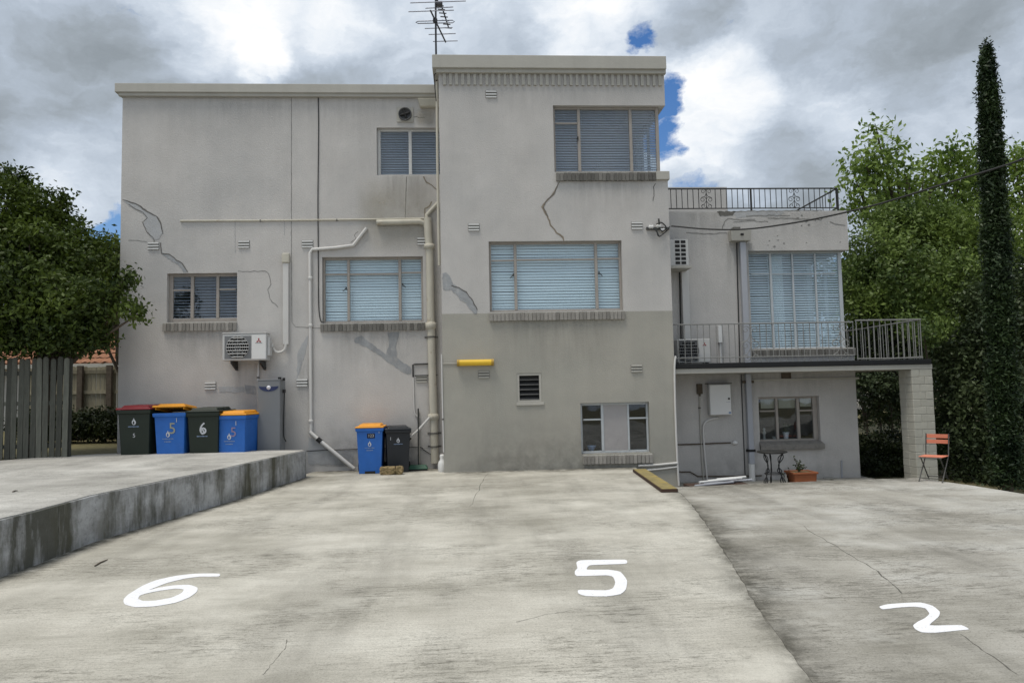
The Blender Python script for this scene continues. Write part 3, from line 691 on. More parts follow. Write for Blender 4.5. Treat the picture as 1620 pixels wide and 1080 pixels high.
def window(H, Y, vbars, tbars, fm='frame', gm='glass', blind=None, sillpx=None, sme=None, rec=.10, label=None, handles=(), outer=(.05, .05, .05, .05), boards=(), pitch=.062, tilt=.5, tw=.035):
    # vbars: px ranges of mullions; tbars: (x0,x1,y) px of transoms
    x0, x1, z0, z1 = H; Yf = Y + rec
    win = MB(); ym = None
    l, r, b_, t = outer
    win.box(x0 + .002, x0 + l, Yf, Yf + .07, z0 + .002, z1 - .002); win.box(x1 - r, x1 - .002, Yf, Yf + .07, z0 + .002, z1 - .002)
    win.box(x0 + l, x1 - r, Yf + .001, Yf + .069, z1 - t, z1 - .002); win.box(x0 + l, x1 - r, Yf + .001, Yf + .069, z0 + .002, z0 + b_)
    cuts = [x0 + l]
    zm = HC + 0
    pym = 540 - 0
    for (a, c) in vbars:
        xa_, xc_ = a, c
        win.box(xa_, xc_, Yf - .004, Yf + .066, z0 + b_ - .001, z1 - t + .001); cuts += [xa_, xc_]
    cuts.append(x1 - r)
    for (a, c, z) in tbars: win.box(a + .001, c - .001, Yf + .004, Yf + .06, z - tw / 2, z + tw / 2)
    w = win.build('window', fm, BLD, bevel=.006, seg=1, label=label)
    for i in range(0, len(cuts), 2):
        a, c = cuts[i], cuts[i + 1]
        if i // 2 in boards:
            p = MB(); p.box(a + .002, c - .002, Yf + .012, Yf + .03, z0 + b_ - .01, z1 - t + .01); p.build('infill_board', 'board', w); continue
        p = MB(); p.box(a - .006, c + .006, Yf + .034, Yf + .040, z0 + b_ - .01, z1 - t + .01); p.build('pane', gm, w)
    if blind:
        bm_, bottom = blind if isinstance(blind, tuple) else (blind, 0.)
        bl = MB(); z = z0 + .03 + bottom
        while z < z1 - .05:
            dz = rnd.uniform(-.006, .006); dy = rnd.uniform(-.006, .006)
            ya = Yf + .115
            hgt = pitch * .93; sn, cs = sin(tilt), cos(tilt)
            bl.quad((x0 + .03, ya, z + dz), (x1 - .03, ya + dy, z - dz * .6), (x1 - .03, ya + dy + hgt * sn, z + hgt * cs - dz * .6), (x0 + .03, ya + hgt * sn, z + hgt * cs + dz))
            z += pitch
        bl.build('blind', bm_, w, kind='stuff', fix=False)
    for (hx, hz, s) in handles:
        h = MB(); h.box(hx - .012, hx + .012, Yf - .03, Yf - .005, hz - .03, hz + .03); h.tube([(hx, Yf - .03, hz), (hx + s * .07, Yf - .035, hz - .07)], .009, 6); h.build('handle', 'iron', w)
    if sillpx:
        sx0, sx1, sy0, sy1 = sillpx; xm_ = (sx0 + sx1) / 2; ymid = (sy0 + sy1) / 2
        sill(w, at(sx0, ymid, Y)[0], at(sx1, ymid, Y)[0], z0 + .012, at(xm_, sy1, Y - .05)[1], Y, sme)
    return w
def X_(px, py, Y): return at(px, py, Y)[0]
def Z_(px, py, Y): return at(px, py, Y)[1]
def vb(Y, py, *prs): return [(X_(a, py, Y), X_(b_, py, Y)) for a, b_ in prs]
Yf = YL + .1
W1 = window(H1, YL, vb(Yf, 470, (301.5, 306.5), (342, 346.5)), [(X_(270, 470, Yf), X_(301.5, 470, Yf), Z_(286, 459, Yf)), (X_(346.5, 470, Yf), X_(373, 470, Yf), Z_(360, 457.5, Yf))],
            blind='slatd', sillpx=(258.5, 375.5, 508, 523), outer=(.09, .03, .09, .06), fm='frame', label='small three-light window with dark blinds at the left end', tilt=.95, pitch=.066)
W2 = window(H2, YL, vb(Yf, 458, (549.5, 553.5), (630.5, 635)), [(X_(514, 458, Yf), X_(549.5, 458, Yf), Z_(532, 434, Yf)), (X_(553.5, 458, Yf), X_(630.5, 458, Yf), Z_(592, 433.5, Yf)), (X_(635, 458, Yf), X_(668, 458, Yf), Z_(651, 431, Yf))],
            gm='glassb', tilt=.36, blind='slat', sillpx=(507, 672.5, 509, 523), sme=ME_SBR, label='three-light window with pale blinds left of the thick drainpipe',
            handles=[(X_(548, 457, Yf), Z_(548, 456, Yf), -1), (X_(637, 450, Yf), Z_(637, 450, Yf), 1)])
W3 = window(H3, YL, vb(Yf, 240, (646.5, 651.5)), [], fm='framew', blind='slatd', label='white sliding window beside the middle block', tilt=.6, pitch=.058, outer=(.075, .03, .04, .05))
Yf = YB + .1
W4 = window(H4, YB, vb(Yf, 440, (813.5, 818), (941.5, 946)), [(X_(778, 440, Yf), X_(813.5, 440, Yf), Z_(796, 412, Yf)), (X_(818, 440, Yf), X_(941.5, 440, Yf), Z_(880, 410.5, Yf)), (X_(946, 440, Yf), X_(982, 440, Yf), Z_(964, 409, Yf))],
            gm='glassb', tilt=.36, blind='slat', sillpx=(774, 988.5, 491, 506), sme=None, label='wide window with bright pale blinds in the middle of the block',
            handles=[(X_(812, 437, Yf), Z_(812, 435, Yf), -1), (X_(947.5, 432, Yf), Z_(947.5, 432, Yf), 1)])
W5 = window([H5[0], X_(1043, 220, YB + .1), H5[2], H5[3]], YB, vb(Yf, 220, (914, 918.5), (996, 1000.5)), [(X_(879, 220, Yf), X_(914, 220, Yf), Z_(897, 195, Yf))],
            fm='frame', blind='slatd', sillpx=(879, 1037, 271.5, 285.5), sme=ME_SBR, label='top floor corner window with grey blinds', tilt=.6, pitch=.057, outer=(.05, .07, .04, .05),
            handles=[(X_(914, 219, Yf), Z_(914, 219, Yf), 0)])
# the side return of the corner window, its post and its sill end
xs_ = X_(1043, 220, YB + .1)
m = MB(); m.box(xs_ - .07, xs_ - .004, YB + .172, YB + 2.2, H5[2] + .002, H5[2] + .06); m.box(xs_ - .07, xs_ - .004, YB + .172, YB + 2.2, H5[3] - .06, H5[3] - .002)
for yy in (.9, 1.5, 2.13): m.box(xs_ - .065, xs_ - .006, YB + yy, YB + yy + .05, H5[2] + .061, H5[3] - .061)
wr = m.build('window', 'frame', BLD, label='side return of the corner window')
m = MB(); m.box(xs_ - .035, xs_ - .029, YB + .174, YB + 2.19, H5[2] + .05, H5[3] - .05); m.build('pane', 'glass', wr)
m = MB(); m.box(X_(1037, 278, YB), XB1 + .03, YB - .062, YB + 2.2, Z_(960, 285.5, YB), H5[2] - .002); m.build('sill_return', 'trim', BLD, bevel=.01)
W6 = window(H6, YB, vb(Yf, 677, (951.5, 955.5), (993, 996)), [(X_(923, 677, Yf), X_(951.5, 677, Yf), Z_(937, 663.5, Yf)), (X_(996, 677, Yf), X_(1025, 677, Yf), Z_(1010, 661, Yf))],
            fm='frameal', sillpx=(922, 1032, 717, 733), label='ground floor window with a grey board in its middle light', boards=(1,), outer=(.05, .04, .05, .05))
m = MB(); x0, x1, z0, z1 = H7
for (a, b_, c, e) in ((x0 + .003, x0 + .05, z0 + .002, z1 - .002), (x1 - .05, x1 - .003, z0 + .002, z1 - .002), (x0 + .05, x1 - .05, z1 - .05, z1 - .003), (x0 + .05, x1 - .05, z0 + .003, z0 + .045)):
    m.box(a, b_, YB + .01, YB + .09, c, e)
W7 = m.build('window', 'trim', BLD, label='small louvred window with a pale frame')
mlv = MB(); lw = x1 - x0 - .104; mlv.hexa([(-lw / 2, -.045, -.05), (lw / 2, -.045, -.05), (lw / 2, -.04, -.05), (-lw / 2, -.04, -.05), (-lw / 2, .04, .05), (lw / 2, .04, .05), (lw / 2, .045, .05), (-lw / 2, .045, .05)])
me_l = mlv.mesh('louvre', mat('smoked_louvre_glass', (.035, .036, .036), .25, spec=.5))
for i in range(5): inst('louvre', me_l, ((x0 + x1) / 2, YB + .06, z0 + .05 + (z1 - z0 - .1) * (i + .5) / 5), W7)
m = MB(); m.box(x0 - .02, x1 + .04, YB - .03, YB - .001, z0 - .065, z0 - .002); m.build('sill', 'trim', W7, bevel=.006)
# right wing upper corner window
Yf = YR + .18
X8 = X_(1334, 470, Yf)
W8 = window([H8[0], X8, H8[2], H8[3]], YR, vb(Yf, 470, (1219.5, 1223), (1255, 1257.5), (1291, 1293.5)), [(X_(1190, 470, Yf), X_(1219.5, 470, Yf), Z_(1204, 433, Yf)), (X_(1223, 470, Yf), X_(1325, 470, Yf), Z_(1275, 433, Yf))],
            fm='frameal', gm='glassb', blind=('slat', .0), sillpx=(1189, 1353, 550, 563), sme=ME_SBR, rec=.18, label='tall corner window with white blinds above the balcony', outer=(.03, .08, .04, .04), pitch=.06, tilt=.75, tw=.025)
m = MB(); m.box(X8 - .08, X8 - .004, YR + .252, YR + 1.9, H8[2] + .002, H8[2] + .05); m.box(X8 - .08, X8 - .004, YR + .252, YR + 1.9, H8[3] - .05, H8[3] - .002)
for yy in (.9, 1.83): m.box(X8 - .075, X8 - .006, YR + yy, YR + yy + .05, H8[2] + .051, H8[3] - .051)
wr = m.build('window', 'frameal', BLD, label='side return of the tall corner window')
m = MB(); m.box(X8 - .04, X8 - .034, YR + .254, YR + 1.89, H8[2] + .04, H8[3] - .04); m.build('pane', 'glass', wr)
cur = MB()
cx0, cx1 = X_(1216, 470, YR + .42), X_(1240, 470, YR + .42)
nn = 14
for i in range(nn):
    a, b_ = cx0 + (cx1 - cx0) * i / nn, cx0 + (cx1 - cx0) * (i + 1) / nn
    cur.quad((a, YR + .42 + .02 * (i % 2), H8[2] + .05), (b_, YR + .42 + .02 * ((i + 1) % 2), H8[2] + .05), (b_, YR + .42 + .02 * ((i + 1) % 2), H8[3] - .05), (a, YR + .42 + .02 * (i % 2), H8[3] - .05))
cur.build('curtain', 'slat', W8)
Yf = YR + .1
W9 = window(H9, YR, vb(Yf, 662, (1227.5, 1231.5), (1261, 1265.5)), [(X_(1203, 662, Yf), X_(1227.5, 662, Yf), Z_(1215, 650, Yf)), (X_(1265.5, 662, Yf), X_(1290, 662, Yf), Z_(1277, 649, Yf))],
            fm='frame', label='ground floor window with half-drawn cream blinds under the balcony', outer=(.03, .11, .05, .05))
m = MB()
for (a, c, yy) in ((1203, 1227, 646), (1231, 1261, 645.5), (1265, 1289, 643)): m.box(X_(a, 640, YR + .22), X_(c, 640, YR + .22), YR + .2, YR + .215, Z_(a, yy, YR + .2), H9[3] - .02)
m.build('roller_blind', 'roller', W9)
zb9 = Z_(1250, 711, YR - .08)
m = MB(); m.hexa([(H9[0] - .02, YR - .09, zb9), (H9[1] + .05, YR - .09, zb9), (H9[1] + .03, YR - .001, zb9), (H9[0] - .02, YR - .001, zb9), (H9[0] - .02, YR - .09, zb9 + .12), (H9[1] + .05, YR - .09, zb9 + .12), (H9[1] - .01, YR - .001, H9[2] + .01), (H9[0] - .02, YR - .001, H9[2] + .01)])
m.build('sill', 'sillbrick', W9, bevel=.008)
# wall cracks and patches: thin filler skins, proud of the render
def ribbon(pts, w, Y, mt='crack', name='crack', px=True, jit=.6):
    ws = w if hasattr(w, '__len__') else [w] * len(pts)
    den = []
    for (a, wa), (b_, wb) in zip(zip(pts[:-1], ws[:-1]), zip(pts[1:], ws[1:])):
        n = max(1, int(math.hypot(b_[0] - a[0], b_[1] - a[1]) / 4))
        for i in range(n):
            t = i / n; den.append((a[0] + (b_[0] - a[0]) * t + rnd.uniform(-jit, jit), a[1] + (b_[1] - a[1]) * t + rnd.uniform(-jit, jit), max(.4, (wa + (wb - wa) * t) * rnd.uniform(.7, 1.3))))
    den.append((*pts[-1], ws[-1]))
    Lp, Rp = [], []
    for i, (x, y, w_) in enumerate(den):
        a = den[max(i - 1, 0)]; b_ = den[min(i + 1, len(den) - 1)]
        dx, dy = b_[0] - a[0], b_[1] - a[1]; q = math.hypot(dx, dy) or 1
        Lp.append(at(x - dy / q * w_ / 2, y + dx / q * w_ / 2, Y)); Rp.append(at(x + dy / q * w_ / 2, y - dx / q * w_ / 2, Y))
    m = MB()
    for i in range(len(den) - 1):
        m._add([(Lp[i][0], Y - .004, Lp[i][1]), (Lp[i + 1][0], Y - .004, Lp[i + 1][1]), (Rp[i + 1][0], Y - .004, Rp[i + 1][1]), (Rp[i][0], Y - .004, Rp[i][1])], [(0, 1, 2, 3)])
    m.build(name, mt, BLD, fix=False)
def patch(pts, Y, mt='patch', th=.006, jit=1.):
    out = []
    for a, b_ in zip(pts, pts[1:] + pts[:1]):
        n = max(1, int(math.hypot(b_[0] - a[0], b_[1] - a[1]) / 3.5))
        for i in range(n):
            t = i / n; out.append(at(a[0] + (b_[0] - a[0]) * t + rnd.uniform(-jit, jit), a[1] + (b_[1] - a[1]) * t + rnd.uniform(-jit, jit), Y))
    m = MB(); m.prism(out, Y - th, Y - .001, 'y'); m.build('plaster_patch', mt, BLD)
patch([(196, 317), (214, 322), (234, 335), (247, 342), (254, 352), (258, 368), (250, 378), (244, 380), (240, 376), (233, 366), (227, 352), (233, 346), (226, 337), (215, 331), (205, 325)], YL, 'patchw')
ribbon([(194, 316), (214, 322), (234, 335), (247, 342), (254, 352), (258, 369)], [1, 2, 2.5, 1.5, 2, 1], YL - .004)
ribbon([(203, 323), (215, 331), (226, 336), (233, 345), (226, 352), (232, 366), (243, 378), (244, 384)], 1.1, YL - .004)
patch([(255, 399), (268, 402), (279, 411), (288, 417), (295, 426), (297, 430), (291, 430), (284, 421), (272, 412), (260, 404)], YL, 'patch')
ribbon([(254, 384), (255, 401), (268, 402), (279, 411), (288, 417), (295, 426), (297, 430)], 1.5, YL - .004)
ribbon([(203, 380), (218, 380), (233, 383)], .9, YL, 'hair')
ribbon([(376, 429), (420, 429), (426, 435), (428, 450), (424, 458), (428, 475), (440, 486)], .9, YL, 'hair', jit=.9)
patch([(563, 534), (572, 532), (600, 553), (611, 561), (616, 545), (613, 527), (625, 525), (633, 527), (626, 545), (628, 565), (640, 574), (650, 580), (650, 592), (640, 590), (625, 580), (600, 562), (580, 548), (560, 541)], YL, 'patch')
patch([(346, 611), (387, 612), (387, 621), (348, 620)], YL, 'patchw'); patch([(388, 609), (405, 611), (405, 624), (389, 622)], YL, 'patch', .008)
patch([(487, 690), (505, 698), (530, 716), (560, 716), (560, 735), (489, 735)], YL, 'patchw', .005, 1.6)
patch([(470, 560), (480, 540), (487, 530), (487, 545), (478, 575), (470, 600)], YL, 'patchw', .004)
ribbon([(461, 155), (461, 300), (461, 400), (462, 510), (468, 517), (508, 519)], .9, YL, 'hair', jit=.25)
ribbon([(643, 280), (641, 345)], .9, YL, 'crack', jit=.3)
ribbon([(372, 351), (372, 400)], .5, YL, 'patch', jit=.3); ribbon([(450, 350), (450, 372)], .5, YL, 'patch', jit=.3)
ribbon([(670, 279), (674, 288), (684, 294), (692, 301), (694, 314)], 2., YL, 'crackt')
ribbon([(673, 345), (672, 330), (680, 326), (683, 319)], 2., YL, 'crackt')
ribbon([(655, 185), (663, 186), (672, 186)], 1., YL)
ribbon([(567, 366), (560, 372), (563, 378), (555, 384)], .7, YL)
patch([(700, 432), (706, 430), (714, 440), (717, 450), (725, 455), (737, 462), (748, 476), (755, 489), (755, 496), (750, 496), (739, 482), (725, 470), (714, 459), (701, 458)], YB, 'patch')
ribbon([(714, 452), (725, 455), (737, 462), (748, 476), (755, 490)], 1.6, YB - .005)
ribbon([(886, 287), (880, 298), (876, 307), (863, 319), (858, 328), (866, 342), (872, 357), (881, 368), (890, 375), (892, 381)], [.8, 1.8, 3.2, 2.4, 3.6, 3, 2.4, 2.1, 2.5, 1.4], YB, 'crackt')
ribbon([(883, 292), (877, 305), (863, 320), (860, 328), (867, 343)], .9, YB - .004)
ribbon([(1037, 290), (1034, 296), (1035, 306), (1033, 318)], 1., YB)
# spalled band on the balcony wing parapet
patch([(1134, 334.5), (1164, 334.5), (1158, 341), (1140, 342)], YR, 'crack', .004)
for pts in ([(1142, 363), (1146, 350), (1152, 346), (1170, 348), (1195, 347)], [(1160, 352), (1185, 349), (1215, 351)], [(1180, 342), (1220, 341), (1250, 341)], [(1085, 368), (1110, 370), (1150, 369)], [(1313, 350), (1320, 355), (1337, 357)], [(1160, 334.6), (1200, 334), (1300, 333)], [(1215, 345), (1260, 346), (1300, 348)]):
    ribbon(pts, 1.3, YR, 'hair', jit=.8)
for (x, y, r_) in [(1262, 345, 3), (1275, 350, 3.5), (1280, 356, 3), (1268, 357, 2), (1290, 349, 2), (1230, 373, 2), (1231, 380, 2.5), (1217, 381, 2), (1276, 384, 1.4), (1329, 383, 1.6), (1225, 390, 3), (1215, 388, 1.5), (1240, 385, 2), (1268, 341, 2.5), (1300, 346, 2)]:
    patch([(x + r_ * .75 * cos(a) * rnd.uniform(.6, 1.3), y + r_ * .6 * sin(a) * rnd.uniform(.6, 1.3)) for a in np.linspace(0, 2 * pi, 7)[:-1]], YR, 'hair', .003, .3)
patch([(1160, 335), (1195, 334.5), (1240, 336), (1230, 343), (1190, 341), (1165, 346)], YR, 'patchw', .0025)

# run-off below sills and fittings, damp along the wall foot, cream discolouring in the alcove
for (x0_, x1_, y0_, y1_, Y_, mt_, s_, fd) in [(262, 372, 524, 590, YL, 'runoff', .55, 'down'), (510, 670, 524, 610, YL, 'runoff', .5, 'down'), (600, 690, 278, 350, YL, 'runoff', .55, 'down'), (776, 988, 507, 590, YB, 'runoff', .5, 'down'),
        (880, 1050, 286, 360, YB, 'runoff', .4, 'down'), (1140, 1200, 385, 470, YR, 'runoff', .75, 'down'), (1190, 1340, 336, 394, YR, 'runoff', .4, 'down'), (1075, 1150, 336, 420, YR, 'runoff', .5, 'down'), (355, 440, 575, 640, YL, 'runoff', .5, 'down'),
        (200, 690, 154, 230, YL, 'runoff', .3, 'down'), (700, 1050, 138, 200, YB, 'runoff', .25, 'down'), (1075, 1360, 590, 640, YR, 'runoff', .5, 'down'), (470, 500, 540, 640, YL, 'runoff', .6, 'both'),
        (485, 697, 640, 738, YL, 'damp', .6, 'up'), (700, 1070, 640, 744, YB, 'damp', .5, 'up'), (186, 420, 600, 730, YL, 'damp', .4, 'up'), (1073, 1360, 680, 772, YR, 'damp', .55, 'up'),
        (560, 697, 278, 404, YL, 'creamwash', .7, 'both'), (655, 690, 172, 201, YL, 'creamwash', .7, 'both'), (674, 697, 400, 720, YL, 'creamwash', .6, 'both')]:
    dY = {'runoff': .0095, 'damp': .0105, 'creamwash': .0085}[mt_]
    wallstain(x0_, x1_, y0_, y1_, Y_ - dY, mt_, s_ * (.4 if mt_ == 'runoff' else .7), BLD, fd)

# air vents: pressed plates with three open slits
def vent(px, py, Y, w=17, h=11):
    x0, x1, z0, z1 = rect(px - w / 2, py - h / 2, px + w / 2, py + h / 2, Y)
    m = MB(); m.box(x0 - .008, x1 + .008, Y - .006, Y - .001, z0 - .008, z1 + .008)
    v = m.build('air_vent', 'ventback', BLD)
    s = MB(); hh = (z1 - z0) / 5
    for k in (0, 2, 4): s.hexa([(x0, Y - .03, z0 + k * hh - .004), (x1, Y - .03, z0 + k * hh - .004), (x1, Y - .0065, z0 + k * hh), (x0, Y - .0065, z0 + k * hh), (x0, Y - .03, z0 + k * hh + hh * .75), (x1, Y - .03, z0 + k * hh + hh * .75), (x1, Y - .0065, z0 + (k + 1) * hh), (x0, Y - .0065, z0 + (k + 1) * hh)])
    s.build('vent_slats', 'white' if py < 560 or px < 500 else 'trim', v)
for (a, b_) in ((243, 389), (386, 386.5), (486.5, 386), (669, 381.5), (333, 610), (478, 605), (667, 599)): vent(a, b_, YL)
for (a, b_) in ((777, 149.5), (749.5, 359.5), (1007.5, 357), (765.5, 592), (1007, 582.5)): vent(a, b_, YB)
vent(1310, 757, YR, 14, 4)

# ------------------------------------------------------------------ balcony, pillar, railings
YBF = 15.55
XBR = X_(1475, 578, YBF)
zs0, zs1 = Z_(1270, 587.5, YBF), Z_(1270, 579.5, YBF); zd1 = Z_(1270, 571.5, YBF)
m = MB(); m.box(XB1 + .003, XBR, YBF, YR - .002, zs0, zs1); m.box(XR1 + .12, XBR, YR, YR + 5.5, zs0, zs1); m.build('balcony_beam', 'trim', BLD, bevel=.008)
m = MB(); m.box(XB1 + .003, XBR - .03, YBF - .03, YR - .004, zs1 + .002, zd1); m.box(XR1 + .12, XBR - .03, YR - .002, YR + 5.5, zs1 + .002, zd1); m.build('balcony_slab', 'slab_black', BLD, bevel=.01)
# pillar of painted bricks
px0, px1 = X_(1446, 660, YBF), X_(1479.5, 660, YBF)
pz0, pz1 = ZLOW - .02, zs0 - .002
PD = px1 - px0 + .02
PIL = MB(); PIL.box(px0 + .012, px1 - .012, YBF + .014, YBF + PD - .012, pz0, pz1); PILo = PIL.build('pillar', 'mortar', BLD)
ch = .165; nc = int((pz1 - pz0) / ch); ch = (pz1 - pz0) / nc
bw = (px1 - px0)
def brickmesh(lx, ly, lz):
    m = MB(); m.box(-lx / 2, lx / 2, -ly / 2, ly / 2, -lz / 2, lz / 2)
    me = m.mesh('brick', 'pbrick'); bm = bmesh.new(); bm.from_mesh(me); bmesh.ops.bevel(bm, geom=bm.edges[:], offset=.008, segments=1, affect='EDGES'); bm.to_mesh(me); bm.free(); return me
meA = brickmesh(bw * .62 - .008, PD * .5 - .006, ch - .006); meB = brickmesh(bw * .38 - .008, PD * .5 - .006, ch - .006)
for k in range(nc):
    z = pz0 + ch * (k + .5); sw = k % 2
    for q in (0, 1):
        y = YBF + PD * (.25 + .5 * q)
        a, b_ = (bw * .62, bw * .38) if (k + q) % 2 else (bw * .38, bw * .62)
        inst('brick', meA if a > b_ else meB, (px0 + a / 2 + rnd.uniform(-.003, .003), y + rnd.uniform(-.004, .002), z), PILo)
        inst('brick', meB if a > b_ else meA, (px0 + a + b_ / 2 + rnd.uniform(-.003, .003), y + rnd.uniform(-.004, .002), z), PILo)
# ledge moulding under the balcony
z9 = Z_(1270, 600, YR)
m = MB(); m.box(X_(1178, 600, YR), XR1 + .06, YR - .05, YR - .001, z9 - .02, z9 + .025); m.build('moulding', 'trim', BLD)
m = MB(); m.box(X_(1236, 595, YR), X_(1251, 595, YR), YR - .02, YR - .001, Z_(1243, 598.5, YR), Z_(1243, 588, YR)); m.build('patch_box', 'bark', BLD)

def scroll(c, w, h, r=.009, flip=1):     # a wrought ornament of mirrored C-scrolls, in the x-z plane, centre line at c
    m = MB()
    def spiral(cx, cz, rad, a0, turns, dirn):
        return [(cx + rad * (1 - .75 * t) * cos(a0 + dirn * turns * 2 * pi * t), c[1], cz + rad * (1 - .75 * t) * sin(a0 + dirn * turns * 2 * pi * t)) for t in np.linspace(0, 1, 22)]
    x0, z0 = c[0], c[2]
    for sx in (-1, 1):
        for (zc, rad) in ((.86, .14), (.45, .17), (.13, .15)):
            cx = x0 + sx * w * rad * 1.6
            a0 = pi if sx > 0 else 0
            m.tube(spiral(cx, z0 + zc * h, w * rad * 1.55, a0, 1.2, -sx if zc > .3 else sx), r * .8, 5)
        m.tube(smooth_path([(x0, c[1], z0 + h * .8), (x0 + sx * w * .12, c[1], z0 + h * .62), (x0 + sx * w * .42, c[1], z0 + h * .5)], 4), r * .8, 5)
        m.tube(smooth_path([(x0, c[1], z0 + h * .4), (x0 + sx * w * .14, c[1], z0 + h * .26), (x0 + sx * w * .44, c[1], z0 + h * .12)], 4), r * .8, 5)
    m.tube([(x0, c[1], z0), (x0, c[1], z0 + h)], r, 6)
    return m
def barmesh(h, r, mt, n=6):
    m = MB(); m.tube([(0, 0, 0), (0, 0, h)], r, n); return m.mesh('bar', mt)
def railing(name, label, pa, pb, ztop, zlow, zbot, mt, pitch, bar_r, rail_r, posts=(), orn=(), skip=.06, zlows=None, parent=None):
    # straight run between plan points pa and pb
    pa, pb = Vector((*pa, 0)), Vector((*pb, 0)); d = pb - pa; ln = d.length; d.normalize()
    root = parent or thing(name, label, 'railing', (pa.x, pa.y, zbot))
    def rail(z, nm, r):
        m = MB(); s = Vector((-d.y, d.x, 0)) * r; q = pa + Vector((0, 0, z)); w = pb + Vector((0, 0, z))
        m.hexa([q - s - Vector((0, 0, r * .7)), w - s - Vector((0, 0, r * .7)), w + s - Vector((0, 0, r * .7)), q + s - Vector((0, 0, r * .7)), q - s + Vector((0, 0, r * .7)), w - s + Vector((0, 0, r * .7)), w + s + Vector((0, 0, r * .7)), q + s + Vector((0, 0, r * .7))])
        m.build(nm, mt, root, bevel=r * .25, seg=1)
    rail(ztop, 'top_rail', rail_r); rail(zlow, 'bottom_rail', rail_r * .8)
    me = barmesh(ztop - zbot - rail_r * .7, bar_r, mt)
    n = int(ln / pitch)
    for i in range(n + 1):
        t = (ln - n * pitch) / 2 + i * pitch
        if any(abs(t - o) < skip * 1.0 for o in orn): continue
        p = pa + d * t; inst('bar', me, (p.x, p.y, zbot), root, rot=(rnd.uniform(-.006, .006), rnd.uniform(-.006, .006), 0))
    for t in posts:
        p = pa + d * t; m = MB(); q = rail_r * .9; m.box(p.x - q, p.x + q, p.y - q, p.y + q, zbot - .08, ztop - rail_r * .71); m.build('post', mt, root)
    return root
zt = Z_(1200, 511.5, YBF + .06); zl = Z_(1240, 563.5, YBF + .06)
xa, xb = XB1 + .02, X_(1351, 540, YBF + .06)
pit = 10.4 * YBF / FPX
l_ = xb - xa
RA = railing('balcony_railing', 'grey wrought iron balcony railing with scrolls in front of the tall corner window', (xa, YBF + .06), (xb, YBF + .06), zt, zl, zd1 + .004, 'rail', pit, .0085, .02,
             orn=[X_(1189, 540, YBF) - xa, X_(1332, 540, YBF) - xa], skip=.15)
for q in (1189, 1332):
    scroll((X_(q, 540, YBF), YBF + .06, zd1 + .01), .42, zt - zd1 - .03, .010).build('scroll', 'rail', RA)
zt2 = zt + .03; xc = X_(1458, 530, YBF + .02)
RB = railing('balcony_railing', 'plain barred railing section at the right corner of the balcony above the brick pillar', (xb + .03, YBF + .02), (xc, YBF + .02), zt2, Z_(1400, 566.5, YBF), zd1 + .004, 'rail', pit * .95, .010, .022)
railing('x', '', (xc, YBF + .06), (xc, YBF + 3.4), zt2, zd1 + .06, zd1 + .004, 'rail', .2, .010, .022, parent=RB)
# the roof railing
zt = Z_(1190, 298.5, YR + .15); zl = Z_(1190, 329.5, YR + .15); zbt = ZRT - .02
xa, xb = XB1 + .01, X_(1325, 315, YR + .15)
RC = railing('roof_railing', 'thin black wrought iron railing along the flat roof of the balcony wing', (xa, YR + .15), (xb, YR + .15), zt, zl, zl, 'iron', 9.25 * (YR + .15) / FPX, .009, .02,
             posts=[.01, X_(1188, 315, YR + .15) - xa, xb - xa], orn=[X_(1117.5, 315, YR + .15) - xa, X_(1256.5, 315, YR + .15) - xa], skip=.11)
for q in (1117.5, 1256.5): scroll((X_(q, 315, YR + .15), YR + .15, zl), .30, zt - zl, .008).build('scroll', 'iron', RC)
railing('x', '', (xb, YR + .19), (xb, YR + 4.2), zt, zl, zl, 'iron', .33, .009, .02, posts=[4.0], parent=RC)

# ------------------------------------------------------------------ pipes, cables and fittings on the walls
def pipe(name, mt, pts, Y, r, label, cat='pipe', collars=(), straps=(), group=None, k=1, crad=1.35, n=10):
    # pts: (px,py) on the plane Y - r (resting on the wall)
    ps = [P3(x, y, Y - r - .004) for x, y in pts]
    if k > 1: ps = smooth_path(ps, k)
    m = MB(); m.tube(ps, r, n)
    o = m.build(name, mt, label=label, cat=cat, group=group)
    for (x, y, h) in collars:
        c = P3(x, y, Y - r - .004); q = MB(); q.lathe([(r * 1.05, -h / 2 - .012), (r * crad, -h / 2), (r * crad, h / 2), (r * 1.05, h / 2 + .012)], c, 14); q.build('collar', mt, o)
    for (x, y) in straps:
        c = P3(x, y, Y - r - .004); q = MB(); q.lathe([(r * 1.12, -.018), (r * 1.12, .018)], c, 12); q.box(c.x - r * 1.7, c.x + r * 1.7, Y - .012, Y - .002, c.z - .018, c.z + .018); q.build('strap', 'crack', o)
    return o
pipe('soil_pipe', 'cream', [(676.5, 345), (677.5, 375), (679.5, 392), (681, 480), (683, 560), (686, 650), (688, 732)], YL, .088, 'thick aged cream drainpipe running down the corner beside the middle block', 'drainpipe',
     collars=[(679.3, 390, .09), (681.5, 515, .13), (685.5, 659, .10)], straps=[(682, 533), (687, 685), (687.5, 706)])
pipe('branch_pipe', 'cream', [(596, 352), (630, 351.5), (664, 350.5), (672, 353), (675, 361)], YL, .062, 'fat cream branch pipe with a rounded end running level above the window', 'drainpipe', collars=[(604, 352, .02)])
pipe('waste_pipe', 'cream', [(676, 350), (675, 340), (693, 321)], YL, .042, 'short cream pipe slanting up to the middle block', 'drainpipe')
pipe('drainpipe', 'pvc', [(580, 361), (559, 388), (530, 392), (494, 394.5), (490.5, 400), (491, 500), (491.5, 600), (492, 684)], YL, .036, 'thin white waste pipe that bends above the window and drops to the ground', 'drainpipe', collars=[(491, 440, .05), (491.3, 515, .05), (491.8, 666, .05)])
pipe('drain_hose', 'pvc', [(490, 683), (505, 696), (560, 741)], YL - .02, .042, 'white slanting pipe leading from the thin waste pipe to the ground', 'drainpipe')
